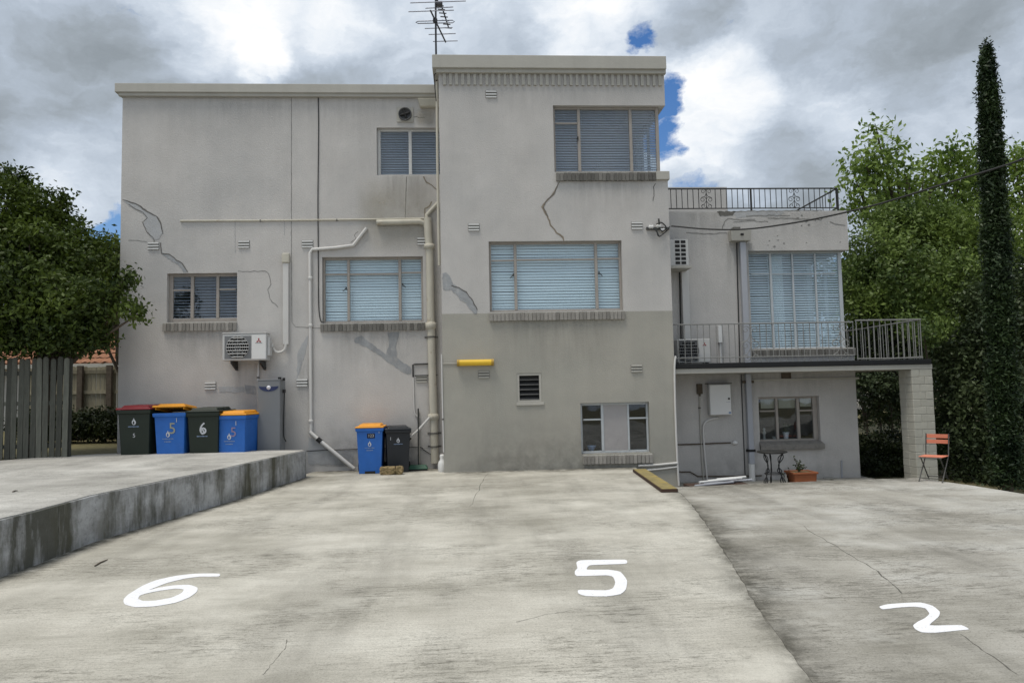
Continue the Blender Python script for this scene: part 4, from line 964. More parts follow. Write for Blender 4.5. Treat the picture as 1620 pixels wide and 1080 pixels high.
c = P3(505, 696, YL - .07); m = MB(); m.tube([P3(502, 693.5, YL - .066), P3(508, 698.5, YL - .066)], .052, 10); m.build('rubber_coupling', 'rubber', label='black rubber coupling on the white slanting pipe', cat='pipe coupling')
pipe('wall_conduit', 'cream', [(285, 349.5), (400, 349), (505, 348), (600, 346.8), (676, 345.5)], YL, .019, 'long level conduit across the left wing wall', 'conduit', straps=[(412, 349), (533, 348)])
pipe('corner_pipe', 'cream', [(691, 130), (692, 250), (693, 320), (695, 420)], YL - .7, .03, 'narrow cream pipe hugging the left edge of the middle block', 'drainpipe')
pipe('wall_cable', 'black', [(503.5, 153), (504, 200), (503, 300), (503, 345), (503.5, 400), (504, 480), (507, 506), (512, 510)], YL, .0105, 'black cable hanging down the left wing wall to the window', 'cable', k=4, n=6)
pipe('eave_cable', 'black', [(503.5, 153), (540, 152.8), (600, 153), (650, 153.5), (690, 157)], YL - .005, .0105, 'black cable running under the left wing cornice', 'cable', k=3, n=6)
pipe('low_cable', 'black', [(485, 713), (520, 711.5), (565, 710), (620, 708.5), (663, 707), (670, 711), (684, 720)], YL, .008, 'thin dark cable low along the alcove wall behind the bins', 'cable', k=3, n=6)
pipe('lamp_conduit', 'black', [(653.5, 596), (653, 577), (656, 576), (690, 575)], YL, .016, 'dark bent conduit beside the thick drainpipe', 'conduit')
pipe('gas_pipe', 'pvc', [(654, 597), (655, 640), (657, 655), (664, 660)], YL, .015, 'thin white pipe under the dark bent conduit', 'conduit', k=3)
pipe('copper_pipe', 'trim', [(662, 650), (662.5, 690), (664, 732)], YL, .02, 'narrow grey pipe beside the broom handle', 'conduit')
pipe('overflow_pipe', 'pvc', [(645, 695), (662, 680), (680, 660)], YL - .14, .028, 'white pipe arm slanting from the thick drainpipe towards the black bin', 'drainpipe')
m = MB(); m.tube([P3(642, 697, YL - .17), P3(649, 691, YL - .17)], .05, 8); m.build('pipe_coupling', 'rubber', label='black rubber coupling at the lower end of the white pipe arm', cat='pipe coupling')
pipe('level_conduit', 'black', [(656, 594), (675, 593.5), (692, 593)], YL - .01, .012, 'short dark level conduit across the thick drainpipe', 'conduit')
pipe('corner_conduit', 'pvc', [(698.5, 560), (700, 640), (702, 715)], YB, .014, 'white conduit down the left corner of the middle block', 'conduit', straps=[(700.7, 663)])
pipe('lamp_feed', 'trim', [(700, 575), (724, 575)], YB, .010, 'thin grey conduit feeding the yellow lamp', 'conduit')
# right end of the block
pipe('block_edge_pipe', 'pvc', [(1069, 563), (1067, 580), (1068, 640), (1071, 720), (1074, 768)], YB, .022, 'white pipe down the right corner of the middle block', 'drainpipe', k=2)
pipe('low_pipe', 'pvc', [(1010, 736.5), (1040, 735), (1072, 732)], YB, .025, 'upper white pipe low on the block wall behind the plank', 'pipe')
pipe('low_pipe', 'pvc', [(1018, 744), (1045, 741.5), (1073, 738)], YB, .02, 'lower white pipe low on the block wall behind the plank', 'pipe')
# service cable and its bracket
CB = thing('cable_bracket', 'service cable bracket with insulators and looped black wires at the block corner', 'bracket', P3(1045, 362, YB))
m = MB()
for (x, y) in ((1030, 359), (1042, 358), (1048, 364)):
    p = P3(x, y, YB - .05); m.lathe([(.018, -.055), (.045, -.03), (.03, 0), (.045, .03), (.02, .055)], p, 10, 'x')
m.build('insulator', 'white', CB)
m = MB(); m.box(P3(1022, 357, YB).x, P3(1058, 357, YB).x, YB - .045, YB - .003, Z_(1040, 364, YB), Z_(1040, 360, YB)); m.tube([P3(1042, 346, YB - .06), P3(1044, 362, YB - .06)], .02, 8); m.build('bar', 'steel', CB)
m = MB()
m.tube(smooth_path([P3(1034, 361, YB - .08), P3(1040, 368, YB - .12), P3(1043, 374, YB - .12), P3(1049, 370, YB - .1), P3(1055, 365, YB - .1), P3(1060, 358, YB - .1)], 5), .012, 6)
m.tube(smooth_path([P3(1038, 355, YB - .1), P3(1046, 352, YB - .13), P3(1054, 360, YB - .12), P3(1048, 366, YB - .12), P3(1042, 360, YB - .12)], 5), .014, 6)
m.tube(smooth_path([P3(1046, 373, YB - .1), P3(1041, 373, YB - .14), P3(1039, 364, YB - .12)], 5), .011, 6)
m.build('wire_loops', 'black', CB)
pts = [P3(1062, 357.5, YB - .1)]
tgt = [(1120, 362.5, 14.9), (1180, 362.5, 14.4), (1250, 353.5, 13.8), (1320, 340, 13.2), (1400, 320, 12.5), (1500, 289, 11.7), (1580, 265, 11.1), (1640, 243, 10.6), (1760, 190, 9.6)]
pts += [P3(x, y, Y) for x, y, Y in tgt]
m = MB(); m.tube(smooth_path(pts, 5), .017, 6); m.build('service_cable', 'black', label='black overhead cable sagging from the block corner away over the right-hand trees', cat='cable')
# rain head and its downpipe
RH = thing('rain_head', 'cream rain head box with a dark outlet above the grey downpipe', 'rain head', P3(1170, 382, YR))
x0, x1, z0, z1 = rect(1153.5, 365, 1186, 382, YR - .1)
m = MB(); m.hexa([(x0 + .02, YR - .2, z0), (x1 - .02, YR - .2, z0), (x1 - .02, YR - .003, z0), (x0 + .02, YR - .003, z0), (x0, YR - .24, z1), (x1, YR - .24, z1), (x1, YR - .003, z1), (x0, YR - .003, z1)]); m.build('box', 'trim', RH, bevel=.012)
m = MB(); m.box((x0 + x1) / 2 - .02, (x0 + x1) / 2 + .05, YR - .243, YR - .21, (z0 + z1) / 2 - .01, (z0 + z1) / 2 + .035); m.build('overflow', 'rubber', RH)
m = MB(); m.box(x0 + .08, x0 + .24, YR - .2, YR - .003, z1 + .002, z1 + .07); m.build('spout', 'crack', RH)
m = MB(); a, b_ = P3(1172.5, 383, YR - .06), P3(1177, 572, YR - .06)
dpx = .062
def sqpipe(pts, hw, hd, name, mt, label, cat, parent=None):
    m = MB()
    for p, q in zip(pts[:-1], pts[1:]):
        m.hexa([(q.x - hw, q.y - hd, q.z), (q.x + hw, q.y - hd, q.z), (q.x + hw, q.y + hd, q.z), (q.x - hw, q.y + hd, q.z), (p.x - hw, p.y - hd, p.z), (p.x + hw, p.y - hd, p.z), (p.x + hw, p.y + hd, p.z), (p.x - hw, p.y + hd, p.z)])
    return m.build(name, mt, parent, label=label, cat=cat, bevel=.012)
p0 = P3(1174, 383, YR - .07)
sqpipe([p0, Vector((p0.x, p0.y, zd1))], .068, .06, 'downpipe', 'gpvc', 'grey square downpipe from the rain head to the balcony floor', 'downpipe')
p1 = Vector((p0.x, YR - .07, zs0 - .005)); p2 = Vector((p0.x, YR - .07, Z_(1184, 733, YR)))
o = sqpipe([p1, p2], .062, .055, 'downpipe', 'gpvc', 'grey downpipe with a white foot under the balcony', 'downpipe')
m = MB(); m.tube([p2, Vector((p0.x, YR - .07, ZLOW))], .072, 12); m.build('pipe_foot', 'white', o)
m = MB(); m.box(p0.x - .09, p0.x + .09, YR - .13, YR - .002, Z_(1182, 714, YR), Z_(1182, 710, YR)); m.build('clip', 'rubber', o)
m = MB(); m.box(p0.x - .13, p0.x + .13, YR - .10, YR - .055, Z_(1181, 606, YR), Z_(1181, 602, YR)); m.build('bracket', 'bark', o)
pipe('downpipe_dark_line', 'black', [(1165.5, 384), (1167, 450), (1170.5, 575)], YR, .013, 'thin black line beside the grey square downpipe above the balcony', 'cable', n=6)  # thin black tube along the left of the upper downpipe
pipe('downpipe_cable', 'black', [(1172.5, 592), (1175, 660), (1179, 755)], YR, .010, 'thin black cable beside the grey downpipe under the balcony', 'cable', n=6)
# pipes on the ground-floor wall
pipe('meter_conduit', 'trim', [(1106, 612), (1107.5, 660), (1110, 720), (1113, 762)], YR, .016, 'thin pipe left of the meter box running to the ground', 'conduit', straps=[(1107, 645)])
pipe('meter_conduit', 'pvc', [(1136, 661), (1124, 663), (1115, 669), (1112.5, 680), (1115, 720), (1119, 762)], YR, .022, 'curved grey conduit leaving the underside of the meter box', 'conduit', k=4)
pipe('tap_pipe', 'bark', [(1072, 703), (1110, 702), (1128, 701), (1156, 700)], YR, .016, 'level pipe with a tap end across the wall under the meter box', 'pipe', straps=[(1128, 701)])
m = MB(); p = P3(1163, 700, YR - .03); m.lathe([(.02, -.06), (.045, -.03), (.05, 0), (.03, .05)], p, 10, 'x'); m.build('tap', 'white', label='small pale tap at the end of the level pipe', cat='tap')
pipe('skirting_pipe', 'bark', [(1075, 746), (1092, 746), (1104, 753), (1150, 753), (1205, 752)], YR, .014, 'dark pipe near the foot of the ground-floor wall', 'pipe')
pipe('stub_pipe', 'gpvc', [(1331.5, 728), (1332, 762)], YR, .016, 'short grey upright stub pipe right of the terracotta planter', 'pipe')
m = MB()
for i in range(9):
    a = P3(1083 + i * 6, 765 - i * .4 + rnd.uniform(-1, 1), 15.2); m.tube([(a.x, 14.6 + rnd.uniform(-.1, .3), ZLOW + .27 + (i % 3) * .045), (a.x + rnd.uniform(.45, .95), 15.0 + rnd.uniform(0, .3), ZLOW + .27 + (i % 3) * .045)], .022, 8)
PP = m
# loose white pipes: one thing each
del PP
for i in range(6):
    a = P3(1084 + i * 9, 765, 14.9).x
    m = MB(); zz = ZLOW + .23 + (i % 2) * .055
    m.tube([(a, 14.25 + .09 * i, zz), (a + rnd.uniform(.6, .95), 14.5 + .09 * i + rnd.uniform(-.05, .1), zz + .01)], .024, 8)
    m.build('loose_pipe', 'white' if i % 2 else 'gpvc', label='white and grey plastic pipe lying in a bundle at the foot of the balcony wing', cat='pipe', group='loose plastic pipes on the ground')
m = MB(); m.box(P3(1080, 765, 14.9).x, P3(1172, 765, 14.9).x, 14.2, 14.85, ZLOW + .002, ZLOW + .205); m.build('timber_packer', 'plankd', label='dark timber packer beneath the loose plastic pipes', cat='timber')

# meter box
x0, x1, z0, z1 = rect(1122.5, 607.5, 1157, 656.5, YR - .18)
MBX = thing('meter_box', 'white metal meter box on the wall under the balcony', 'meter box', ((x0 + x1) / 2, YR, z0))
m = MB(); m.box(x0, x1, YR - .17, YR - .003, z0, z1); m.build('case', 'acw', MBX, bevel=.01)
m = MB(); m.box(x0 + .012, x1 - .012, YR - .186, YR - .172, z0 + .012, z1 - .012); d_ = m.build('door', 'white', MBX, bevel=.006)
m = MB(); m.lathe([(.022, 0), (.022, .02), (.01, .025)], (x1 - .06, YR - .186, (z0 + z1) / 2 + .02), 10, 'y'); m.build('lock', 'rubber', d_)
m = MB(); m.box(x1 - .13, x1 - .03, YR - .1875, YR - .1865, (z0 + z1) / 2 - .06, (z0 + z1) / 2 - .05); m.build('print_strip', 'gpvc', d_)
m = MB(); m.box(x1 - .075, x1 - .02, YR - .1875, YR - .1865, z0 + .03, z0 + .075); m.build('print_badge', 'printp', d_)
m = MB(); m.box(x0 - .03, x1 + .02, YR - .2, YR - .003, z1 + .006, z1 + .03); m.build('hood', 'crack', MBX)
x0, x1, z0, z1 = rect(1102, 607, 1110, 625, YR)
m = MB(); m.box(x0, x1, YR - .07, YR - .003, z0 + .03, z1); m.tube([((x0 + x1) / 2, YR - .04, z0 - .02), ((x0 + x1) / 2, YR - .04, z0 + .03)], .02, 8); m.build('junction_box', 'bark', label='small rusty junction box left of the meter box', cat='junction box')

# air conditioners
def fan_grille(root, cx, cz, r, Y, mt='grille', bars=7):
    m = MB(); m.lathe([(0.001, 0), (r, 0)], (cx, Y - .002, cz), 32, 'y'); m.build('fan_hole', 'acdark', root)
    m = MB()
    for rr in (1., .82, .64, .46, .28): m.tube([(cx + r * rr * cos(t), Y - .014, cz + r * rr * sin(t)) for t in np.linspace(0, 2 * pi, 33)[:-1]], .004, 4, closed=True)
    for k in range(8):
        t = 2 * pi * k / 8; m.tube([(cx + r * .1 * cos(t), Y - .017, cz + r * .1 * sin(t)), (cx + r * cos(t), Y - .017, cz + r * sin(t))], .004, 4)
    for k in range(bars):
        zz = cz + r * (-.86 + 1.72 * k / (bars - 1)); ww = sqrt(max(0, r * r - (zz - cz) ** 2))
        if ww > .02: m.box(cx - ww, cx + ww, Y - .035, Y - .022, zz - .009, zz + .009)
    m.build('fan_guard', mt, root)
def diamonds(root, cx, cz, s, Y):        # the three-lozenge emblem
    m = MB()
    for a in (90, 210, 330):
        t = R(a); u = Vector((cos(t), sin(t))); v = Vector((-u.y, u.x))
        q = [Vector((0, 0)), u * s * .5 + v * s * .29, u * s, u * s * .5 - v * s * .29]
        m.prism([(cx + p.x, cz + p.y) for p in q], Y - .004, Y - .001, 'y')
    m.build('emblem', 'red', root)
YA = YL - .42
x0, x1, z0, z1 = rect(351.5, 527.5, 421.5, 570, YA)
AC = thing('air_conditioner', 'white air conditioner unit with red three-diamond emblem bracketed under the small left window', 'air conditioner', ((x0 + x1) / 2, YL, z0))
m = MB(); m.box(x0, x1, YA, YA + .32, z0, z1); m.build('case', 'acw', AC, bevel=.018)
px_ = x0 + (x1 - x0) * .655
m = MB(); m.box(x0 + .05, px_, YA - .008, YA - .001, z0 + .04, z1 - .05); m.build('grille_panel', 'grille', AC, bevel=.006)
fan_grille(AC, (x0 + .05 + px_) / 2, (z0 + z1) / 2 - .005, (z1 - z0) * .41, YA - .010, 'acw')
m = MB(); m.box(px_ + .012, x1 - .012, YA - .006, YA - .001, z0 + .03, z1 - .03); m.build('front_panel', 'white', AC, bevel=.004)
diamonds(AC, px_ + (x1 - px_) * .5, z1 - .16, .062, YA - .006)
m = MB(); m.box(px_ + (x1 - px_) * .5 - .075, px_ + (x1 - px_) * .5 + .075, YA - .0075, YA - .0065, z1 - .215, z1 - .205); m.build('print_strip', 'grille', AC)
m = MB(); m.box(x0 - .008, x1 + .008, YA - .012, YA + .33, z1 + .001, z1 + .022); m.build('top_cover', 'acw', AC, bevel=.01)
m = MB(); m.box(x1 + .001, x1 + .05, YA + .06, YA + .26, z0 + .10, z1 - .08); m.tube([(x1 + .06, YA + .16, z0 + .3), (x1 + .09, YA + .16, z0 + .3), (x1 + .10, YA + .16, z0 + .36)], .02, 7); m.build('valve_cover', 'acw', AC, bevel=.01)
for fx in (.2, .85):
    x = x0 + (x1 - x0) * fx; q = MB(); q.prism([(YA + .02, z0 - .002), (YL - .003, z0 - .002), (YL - .003, z0 - .20), (YL - .04, z0 - .20), (YA + .03, z0 - .06)], x - .02, x + .02, 'x'); q.build('bracket', 'iron', AC)
pipe('ac_hose', 'pvc', [(432, 550), (436, 556), (443, 557), (450, 553), (452.5, 544)], YL - .08, .028, 'curved white lagged hose from the left air conditioner to the trunking', 'hose', k=5)
pipe('condensate_pipe', 'white', [(409, 573), (408.5, 590), (407.5, 603)], YL - .03, .017, 'short white pipe dropping from the left air conditioner to the grey heater', 'pipe', straps=[(408, 597)])
x0, x1, z0, z1 = rect(447.5, 416, 456.5, 545, YL - .06)
m = MB(); m.box(x0, x1, YL - .075, YL - .003, z0, z1); tr = m.build('pipe_trunking', 'pvc', label='white upright pipe trunking right of the left air conditioner', cat='trunking', bevel=.012)
m = MB(); m.box(x0 - .02, x1 + .02, YL - .10, YL - .003, z1 + .001, z1 + .22); m.build('cap', 'cream', tr, bevel=.02)
# balcony floor unit
YA = YBF + .35
x0, x1, z0, z1 = rect(1072, 536, 1125, 575, YA); z0 = zd1 + .03
AC = thing('air_conditioner', 'white air conditioner unit standing behind the railing on the balcony floor', 'air conditioner', ((x0 + x1) / 2, YA + .15, zd1))
m = MB(); m.box(x0, x1, YA, YA + .3, z0, z1); m.build('case', 'acw', AC, bevel=.015)
px_ = x0 + (x1 - x0) * .62
m = MB(); m.box(x0 + .02, px_, YA - .007, YA - .001, z0 + .03, z1 - .03); m.build('grille_panel', 'acdark', AC)
fan_grille(AC, (x0 + px_) / 2 + .01, (z0 + z1) / 2, (z1 - z0) * .44, YA - .010, 'grille')
diamonds(AC, px_ + (x1 - px_) * .5, z1 - .13, .05, YA - .002)
for fx in (.1, .85):
    q = MB(); q.box(x0 + (x1 - x0) * fx, x0 + (x1 - x0) * fx + .06, YA + .02, YA + .28, zd1 + .003, z0 - .001); q.build('foot', 'rubber', AC)
m = MB(); p = P3(1139, 525, YR - .05); q = P3(1140, 570, YR - .05)
m.box(p.x - .05, p.x + .05, YR - .09, YR - .003, Z_(1139, 542, YR), Z_(1139, 516, YR)); m.tube([(p.x, YR - .04, Z_(1139, 542, YR)), (p.x, YR - .04, zd1)], .022, 8); m.build('hose_box', 'white', label='small white box with a pipe on the wall behind the balcony railing', cat='junction box')
# wall unit at the inner corner, on its bracket
YA = YBF + .45
x0, x1, z0, z1 = rect(1065, 378.5, 1089, 420, YA); x0 -= .1
AC = thing('air_conditioner', 'boxy air conditioner with a gridded vent mounted high in the corner above the balcony', 'air conditioner', ((x0 + x1) / 2, YR, z0))
m = MB(); m.box(x0, x1, YA + .02, YR - .003, z0, z1); m.build('case', 'grille', AC, bevel=.01)
m = MB(); m.box(x0, x1, YA - .004, YA + .018, z0, z1); m.build('front_frame', 'acw', AC, bevel=.008)
vm = MB(); vm.box(-.055, .055, -.006, 0, -.032, .032); vme = vm.mesh('vent_cell', 'rubber')
gx0 = X_(1066.5, 400, YA); gx1 = X_(1086, 400, YA)
for i in range(2):
    for j in range(6): inst('vent_cell', vme, (gx0 + (gx1 - gx0) * (.27 + .48 * i), YA - .005, z0 + (z1 - z0) * (.1 + .16 * j)), AC, scale=((gx1 - gx0) * .19 / .055 / 1.0 * .55 * 2 / 1.1 / 1.0, 1, 1))
m = MB(); m.box(x0 - .0, x1 + .06, YA - .03, YR - .003, z0 - .06, z0 - .004); m.build('shelf', 'trim', AC)
x0, x1, z0, z1 = rect(1079, 426, 1090, 512, YR - .1)
z0 = zd1
m = MB(); m.box(x0, x1, YR - .13, YR - .003, z0, z1); m.build('duct', 'pvc', label='white square duct from the corner air conditioner down to the balcony floor', cat='duct', bevel=.01)
pipe('duct_cable', 'black', [(1075, 430), (1076, 480), (1077.5, 540)], YR, .014, 'dark cable beside the white square duct in the corner', 'cable', n=6)

# lamp, fan, bracket box
x0, x1, z0, z1 = rect(723, 568.5, 781, 578.5, YB - .05)
LP = thing('wall_lamp', 'long yellowed wall lamp on the middle block', 'lamp', ((x0 + x1) / 2, YB, z0))
m = MB(); m.box(x0 + .01, x1 - .01, YB - .035, YB - .003, z0 + .01, z1 - .005); m.build('base', 'trim', LP)
m = MB(); zc = (z0 + z1) / 2; rr = (z1 - z0) / 2
m.tube([(x0 + .05, YB - .07, zc), (x1 - .05, YB - .07, zc)], rr, 14); m.build('diffuser', 'lampy', LP)
for a, b_ in ((x0, x0 + .048), (x1 - .048, x1)):
    m = MB(); m.tube([(a, YB - .07, zc), (b_, YB - .07, zc)], rr * 1.08, 14); m.build('end_cap', 'lampend', LP)
x0, x1, z0, z1 = rect(628, 170, 654, 194, YL)
EF = thing('exhaust_fan', 'round exhaust fan in a square plate above the sliding window', 'exhaust fan', ((x0 + x1) / 2, YL, z0))
m = MB(); m.box(x0, x1, YL - .03, YL - .003, z0, z1); m.build('plate', 'trim', EF, bevel=.01)
m = MB(); m.lathe([(.15, .0), (.15, .05), (.13, .05), (.125, .012), (.001, .012)], ((x0 + x1) / 2, YL - .031, (z0 + z1) / 2), 28, 'y'); m.build('ring', 'acdark', EF)
m = MB(); cx, cz = (x0 + x1) / 2, (z0 + z1) / 2
for k in range(4):
    t = k * pi / 2 + .3; m.tube([(cx, YL - .05, cz), (cx + .11 * cos(t), YL - .06, cz + .11 * sin(t))], [.035, .02], 6)
m.lathe([(.001, 0), (.035, 0), (.035, .03), (.001, .03)], (cx, YL - .045, cz), 12, 'y'); m.build('blades', 'rubber', EF)
x0, x1, z0, z1 = rect(661, 158, 690, 170, YL - .1); x1 = XB0 - .01
m = MB(); m.hexa([(x0 + .05, YL - .16, z0), (x1, YL - .16, z0), (x1, YL - .003, z0), (x0 + .05, YL - .003, z0), (x0, YL - .22, z1), (x1, YL - .22, z1), (x1, YL - .003, z1), (x0, YL - .003, z1)]); m.build('rain_head', 'cream', label='small cream gutter box under the cornice beside the middle block', cat='rain head', bevel=.02)

# water heater
YC = 15.62
x0, x1, z0, z1 = rect(407, 602, 443, 712, YC); z0 = zstrip((x0 + x1) / 2) - .02
HT = thing('water_heater', 'tall grey outdoor water heater cabinet with a navy crescent badge', 'water heater', ((x0 + x1) / 2, YC + .25, z0))
m = MB(); m.box(x0, x1, YC, YC + .45, z0, z1); m.build('casing', 'cab', HT, bevel=.012)
m = MB(); m.box(x0 - .004, x1 + .004, YC - .006, YC + .43, z1 + .001, z1 + .03); m.build('lid', 'cab', HT, bevel=.012)
cx = (x0 + x1) / 2; zb = z1 - .17
arc = [(cx + .20 * cos(t), zb + .055 + .11 * sin(t)) for t in np.linspace(pi, 2 * pi, 20)]
arc2 = [(cx + .20 * cos(t), zb + .055 - .012 * sin(t)) for t in np.linspace(0, pi, 10)][1:-1]
m = MB(); m.prism(arc + arc2, YC - .007, YC - .001, 'y'); m.build('badge', 'navy', HT)
m = MB(); m.lathe([(.001, .008), (.042, .008), (.042, .002)], (cx, YC - .001, zb + .025), 18, 'y'); bd = m.build('badge_disc', 'badge', HT)
m = MB(); m.box(cx - .028, cx + .022, YC - .0105, YC - .0095, zb + .021, zb + .029); m.build('badge_bar', 'navy', HT)
m = MB(); m.box(x0 + .06, x1 - .12, YC - .004, YC - .001, z0 + .2, z0 + .206); m.build('seam', 'rubber', HT)
m = MB(); m.box(x1 - .06, x1 + .0, YC + .05, YC + .12, z1 + .031, z1 + .075); m.box(x1 + .02, x1 + .07, YC + .1, YC + .16, z1 + .0, z1 + .06); m.build('flue_cap', 'rubber', HT, bevel=.008)
m = MB(); m.box(x1 + .001, x1 + .05, YC + .2, YC + .28, z1 - .26, z1 - .19); m.tube(smooth_path([(x1 + .03, YC + .24, z1 - .26), (x1 + .02, YC + .23, z1 - .7), (x1 + .015, YC + .24, z1 - 1.15), (x1 + .05, YC + .3, z1 - 1.3)], 5), .011, 6); m.build('power_cable', 'black', HT)

# ------------------------------------------------------------------ wheelie bins
def bin_(mt, lid, X, Y, Z, rot, label, sc=1., open_=0., prints=(), logo='printw', lx=0., lz=.62, lw=.2, two=True):
    t = thing('wheelie_bin', label, 'bin', (0, 0, 0), 'wheelie bins along the wall')
    H = .96
    b_ = MB()
    def ring(z, hx, yf, yb_): return [(-hx, yf, z), (hx, yf, z), (hx, yb_, z), (-hx, yb_, z)]
    f0, f1 = -.27, -.335
    fx = lambda z: (f0 + (f1 - f0) * z / H)
    wx = lambda z: .232 + (.272 - .232) * z / H
    b_.hexa(ring(.0, wx(0), f0, .17) + ring(.16, wx(.16), fx(.16), .19)); b_.v = []; b_.f = []; b_.sm = []
    lv = [(0., wx(0), f0, .14), (.05, wx(.05), fx(.05), .16), (.20, wx(.2), fx(.2), .29), (H - .07, wx(H - .07), fx(H - .07), .33), (H - .065, wx(H) + .018, f1 - .02, .35), (H, wx(H) + .026, f1 - .028, .36)]
    vs = [p for (z, hx, yf, yb_) in lv for p in ring(z, hx, yf, yb_)]
    fs = [(3, 2, 1, 0)] + [(i * 4 + j, i * 4 + (j + 1) % 4, (i + 1) * 4 + (j + 1) % 4, (i + 1) * 4 + j) for i in range(len(lv) - 1) for j in range(4)] + [tuple(range((len(lv) - 1) * 4, len(lv) * 4))]
    b_._add(vs, fs); b_.build('body', mt, t, bevel=.018)
    m = MB(); m.box(-.11, .11, f0 - .004, f0 + .06, .0, .055); m.build('foot_recess', 'rubber', t)
    # lid hinged at the back
    l_ = MB(); hx = wx(H) + .03
    base = [(-hx, f1 - .035, 0), (hx, f1 - .035, 0), (hx, .37, 0), (-hx, .37, 0)]
    l_.hexa(base + [(x * .98, y * .98, .035) for x, y, z in base])
    l_.hexa([(-hx * .8, f1 + .03, .036), (hx * .8, f1 + .03, .036), (hx * .8, .30, .036), (-hx * .8, .30, .036), (-hx * .72, f1 + .08, .075), (hx * .72, f1 + .08, .075), (hx * .72, .25, .085), (-hx * .72, .25, .085)])
    if open_:
        l_.box(-hx * .86, -hx * .8, f1 + .0, .3, -.04, 0); l_.box(hx * .8, hx * .86, f1, .3, -.04, 0)
    lo = l_.build('lid', lid, t, bevel=.014)
    hinge = Vector((0, .37, H + .004))
    lo.data.transform(Matrix.Translation((0, -.37, 0))); lo.location = hinge; lo.rotation_euler = (-open_, 0, 0)
    h = MB(); h.tube([(-.24, .43, H - .03), (.24, .43, H - .03)], .018, 8)
    for s in (-1, 1): h.box(s * .2 - .02, s * .2 + .02, .34, .43, H - .05, H - .01)
    h.build('handle', mt, t)
    for s in (-1, 1):
        w = MB(); w.lathe([(.001, -.028), (.06, -.028), (.10, -.022), (.10, .022), (.06, .028), (.001, .028)], (s * .285, .26, .10), 20, 'x'); w.build('wheel', 'rubber', t)
    m = MB(); m.tube([(-.27, .26, .10), (.27, .26, .10)], .014, 8); m.build('axle', 'steel', t)
    def on(pts2, name, mt_, fs=None, off=.006):
        vs = [(x, fx(z) - off, z) for x, z in pts2]
        m = MB(); m._add(vs, fs or [tuple(range(len(vs)))]); m.build(name, mt_, t, fix=False)
    # drop emblem with two lines of (unreadable) small print
    if logo:
        n = 18; outer = []
        for k in range(n):
            a = 2 * pi * k / n; r_ = .042; x = r_ * sin(a) * (.85 if cos(a) < .5 else .75); z = r_ * 1.1 * cos(a) + (.03 if k == 0 else 0)
            outer.append((lx + x, lz + z))
        inn = [(lx - .004 + (x - lx) * .42, lz - .008 + (z - lz) * .55) for x, z in outer]
        vs = outer + inn; fs = [(k, (k + 1) % n, n + (k + 1) % n, n + k) for k in range(n)]
        on(vs, 'emblem', logo, fs)
        for zz, ww in ((lz - .075, lw), (lz - .125, lw * .7)) if two else ((lz - .075, lw),):
            vs, fs = [], []
            x = lx - ww / 2
            while x < lx + ww / 2 - .012:
                k = rnd.uniform(.010, .022); o = len(vs); hh = rnd.uniform(.006, .010)
                vs += [(x, zz - hh), (x + k, zz - hh), (x + k, zz + hh), (x, zz + hh)]; fs.append((o, o + 1, o + 2, o + 3)); x += k + .005
            on(vs, 'small_print', 'printp', fs)
    for (s, size, x, z, mt_, back) in prints:
        if back: on([(x - size * .95, z - size * .6), (x + size * .95, z - size * .6), (x + size * .95, z + size * .6), (x - size * .95, z + size * .6)], 'sticker', 'sticker', off=.005)
        vs, fs = text2d(s, size); on([(x + a, z + b2) for a, b2 in vs], 'number', mt_, fs, off=.009)
    t.location = (X, Y, Z); t.rotation_euler = (0, 0, rot); t.scale = (sc, sc, sc)
    return t
def binX(px, Y, py=690): return at(px, py, Y)[0]
YBN = 15.35
for (px, ytop, mt, lid, rot, lab, kw) in [
    (213, 646, 'bin_g', 'lid_r', R(-3), 'dark green wheelie bin with a red lid at the left end of the row', dict(prints=[('5', .10, .0, .52, 'printw', 0)], lx=-.0, lz=.75, two=False)),
    (269.5, 651, 'bin_b', 'lid_y', R(-4), 'blue wheelie bin with its yellow lid propped ajar', dict(open_=.14, prints=[('1', .11, .13, .83, 'printw', 0), ('5', .28, .05, .68, 'printy', 0)], lx=-.03, lz=.58)),
    (323.5, 650, 'bin_g', 'bin_g', R(-5), 'dark green wheelie bin with a dark lid and a large white 6', dict(prints=[('6', .29, .0, .68, 'printw', 0)], lx=-.01, lz=.63, two=False)),
    (368, 655, 'bin_b', 'lid_y', R(-7), 'blue wheelie bin with a closed yellow lid next to the grey heater', dict(prints=[('1', .11, .10, .82, 'printw', 0), ('5', .24, .05, .66, 'printm', 0)], lx=-.03, lz=.58)),
    ]:
    X = binX(px, YBN - .3); zb = at(px, ytop, YBN - .3)[1] - .99
    z_ = zstrip(X)
    bin_(mt, lid, X, YBN + .08, z_, rot, lab, zb and (at(px, ytop, YBN - .3)[1] - z_) / .985, **kw)
bin_('bin_b', 'lid_y', X_(584.5, 700, 15.5), 15.80, 0, R(1), 'blue wheelie bin with a yellow lid and a black 123 sticker in the alcove', .99, prints=[('123', .085, .03, .80, 'printw', 1), ('1', .10, .20, .88, 'printw', 0)], lz=.62)
bin_('bin_k', 'bin_k', X_(626, 705, 15.5), 15.86, 0, R(9), 'charcoal wheelie bin with a black lid beside the yellow-lidded bin in the alcove', .93, prints=[('1', .10, -.17, .77, 'printw', 0)], lz=.72, two=False)

